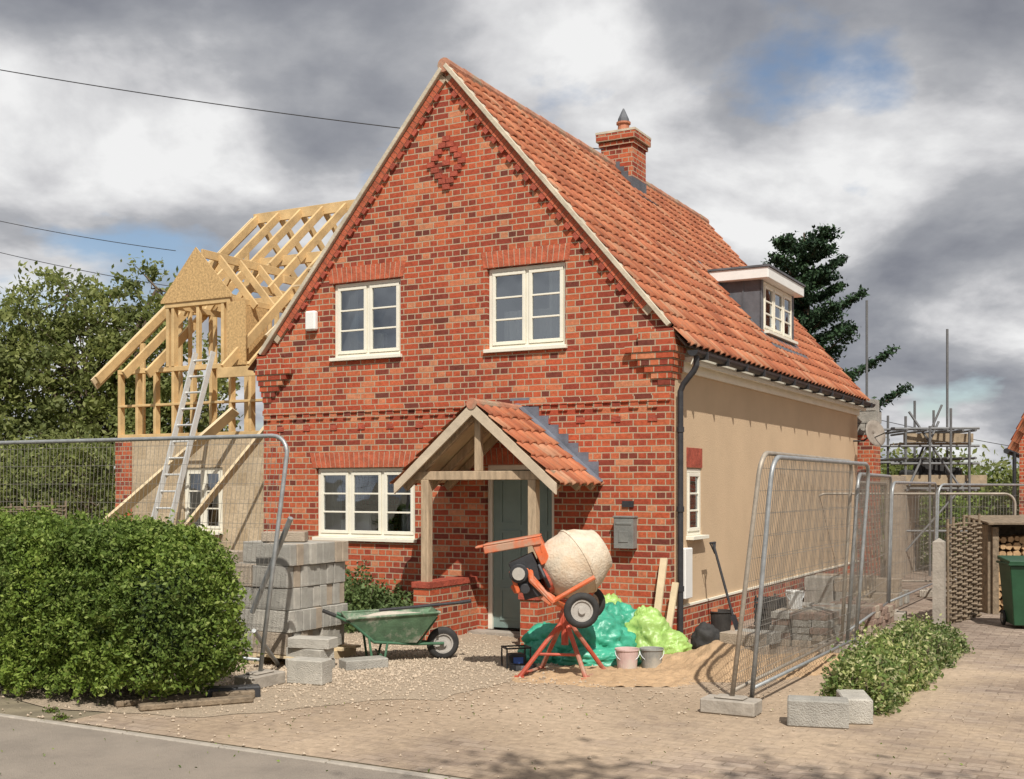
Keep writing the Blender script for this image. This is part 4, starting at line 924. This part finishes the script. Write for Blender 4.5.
sl_=G('timber_offcuts',(-2.55,9.35,0),.45); t=MB(); t.cbox((0,0,.035),.9,.12,.05); t.cbox((-.25,.28,.035),.7,.1,.05,.1); t.cbox((.35,.25,.04),.35,.2,.07,-.2); t.obj('boards',m_wattle,sl_,bevel=.01)
lp=np.stack([rng.uniform(-5,3,140),rng.uniform(6.5,9.5,140),np.full(140,.016)],1); leaves('fallen_leaves',lp,.011,m_hedge,None)
# ================================================================= SKY / LIGHT / CAMERA
EL=math.radians(50)
sd_=Vector((.16,-1,0)).normalized(); sun_vec=Vector((sd_.x*math.cos(EL),sd_.y*math.cos(EL),math.sin(EL)))
sl=bpy.data.lights.new('sun','SUN'); sl.energy=5.0; sl.angle=math.radians(.5); sl.color=(1,.96,.89)
so=bpy.data.objects.new('sun',sl); so.rotation_euler=(-sun_vec).to_track_quat('-Z','Y').to_euler(); S.collection.objects.link(so)
w=bpy.data.worlds.new('World'); S.world=w; w.use_nodes=True; t=w.node_tree; bg=t.nodes['Background']; bg.inputs[1].default_value=.11
sk=N(t,'ShaderNodeTexSky'); sk.sky_type='NISHITA'; sk.sun_disc=False; sk.sun_elevation=EL; sk.sun_rotation=math.atan2(sun_vec.x,sun_vec.y)
tc=N(t,'ShaderNodeTexCoord'); sp=N(t,'ShaderNodeSeparateXYZ'); t.links.new(tc.outputs['Generated'],sp.inputs[0])
mz=N(t,'ShaderNodeMath',operation='MAXIMUM'); t.links.new(sp.outputs[2],mz.inputs[0]); mz.inputs[1].default_value=0
az=N(t,'ShaderNodeMath',operation='ADD'); t.links.new(mz.outputs[0],az.inputs[0]); az.inputs[1].default_value=.34
dx_=N(t,'ShaderNodeMath',operation='DIVIDE'); t.links.new(sp.outputs[0],dx_.inputs[0]); t.links.new(az.outputs[0],dx_.inputs[1])
dy_=N(t,'ShaderNodeMath',operation='DIVIDE'); t.links.new(sp.outputs[1],dy_.inputs[0]); t.links.new(az.outputs[0],dy_.inputs[1])
cv=N(t,'ShaderNodeCombineXYZ'); t.links.new(dx_.outputs[0],cv.inputs[0]); t.links.new(dy_.outputs[0],cv.inputs[1]); cv.inputs[2].default_value=2.35
n1=N(t,'ShaderNodeTexNoise',Scale=2.2,Detail=10.0,Roughness=.53,Distortion=.2); t.links.new(cv.outputs[0],n1.inputs['Vector'])
r1=ramp(t,[(.34,(1.9,2.0,2.35)),(.43,(2.8,2.9,3.2)),(.50,(3.9,3.97,4.2)),(.55,(5.6,5.6,5.75)),(.63,(8.0,8.0,8.0))]); t.links.new(n1.outputs[0],r1.inputs[0])
n2=N(t,'ShaderNodeTexNoise',Scale=2.6,Detail=9.0,Roughness=.52); cv2=N(t,'ShaderNodeVectorMath',operation='ADD'); t.links.new(cv.outputs[0],cv2.inputs[0]); cv2.inputs[1].default_value=(2.3,7.2,8); t.links.new(cv2.outputs[0],n2.inputs['Vector'])
r2=ramp(t,[(.33,(.1,.1,.1)),(.42,(1,1,1))]); t.links.new(n2.outputs[0],r2.inputs[0])
o=mixc(t,r2.outputs[0],sk.outputs[0],r1.outputs[0]); t.links.new(o,bg.inputs[0])
cam=bpy.data.cameras.new('camera'); co=bpy.data.objects.new('camera',cam); S.collection.objects.link(co); co.location=(0,0,1.78); co.rotation_euler=(math.radians(90),0,0)
cam.sensor_width=36; cam.lens=1156/1024*36; cam.shift_y=97.5/1024; cam.clip_end=2000; cam.clip_start=.1
S.camera=co
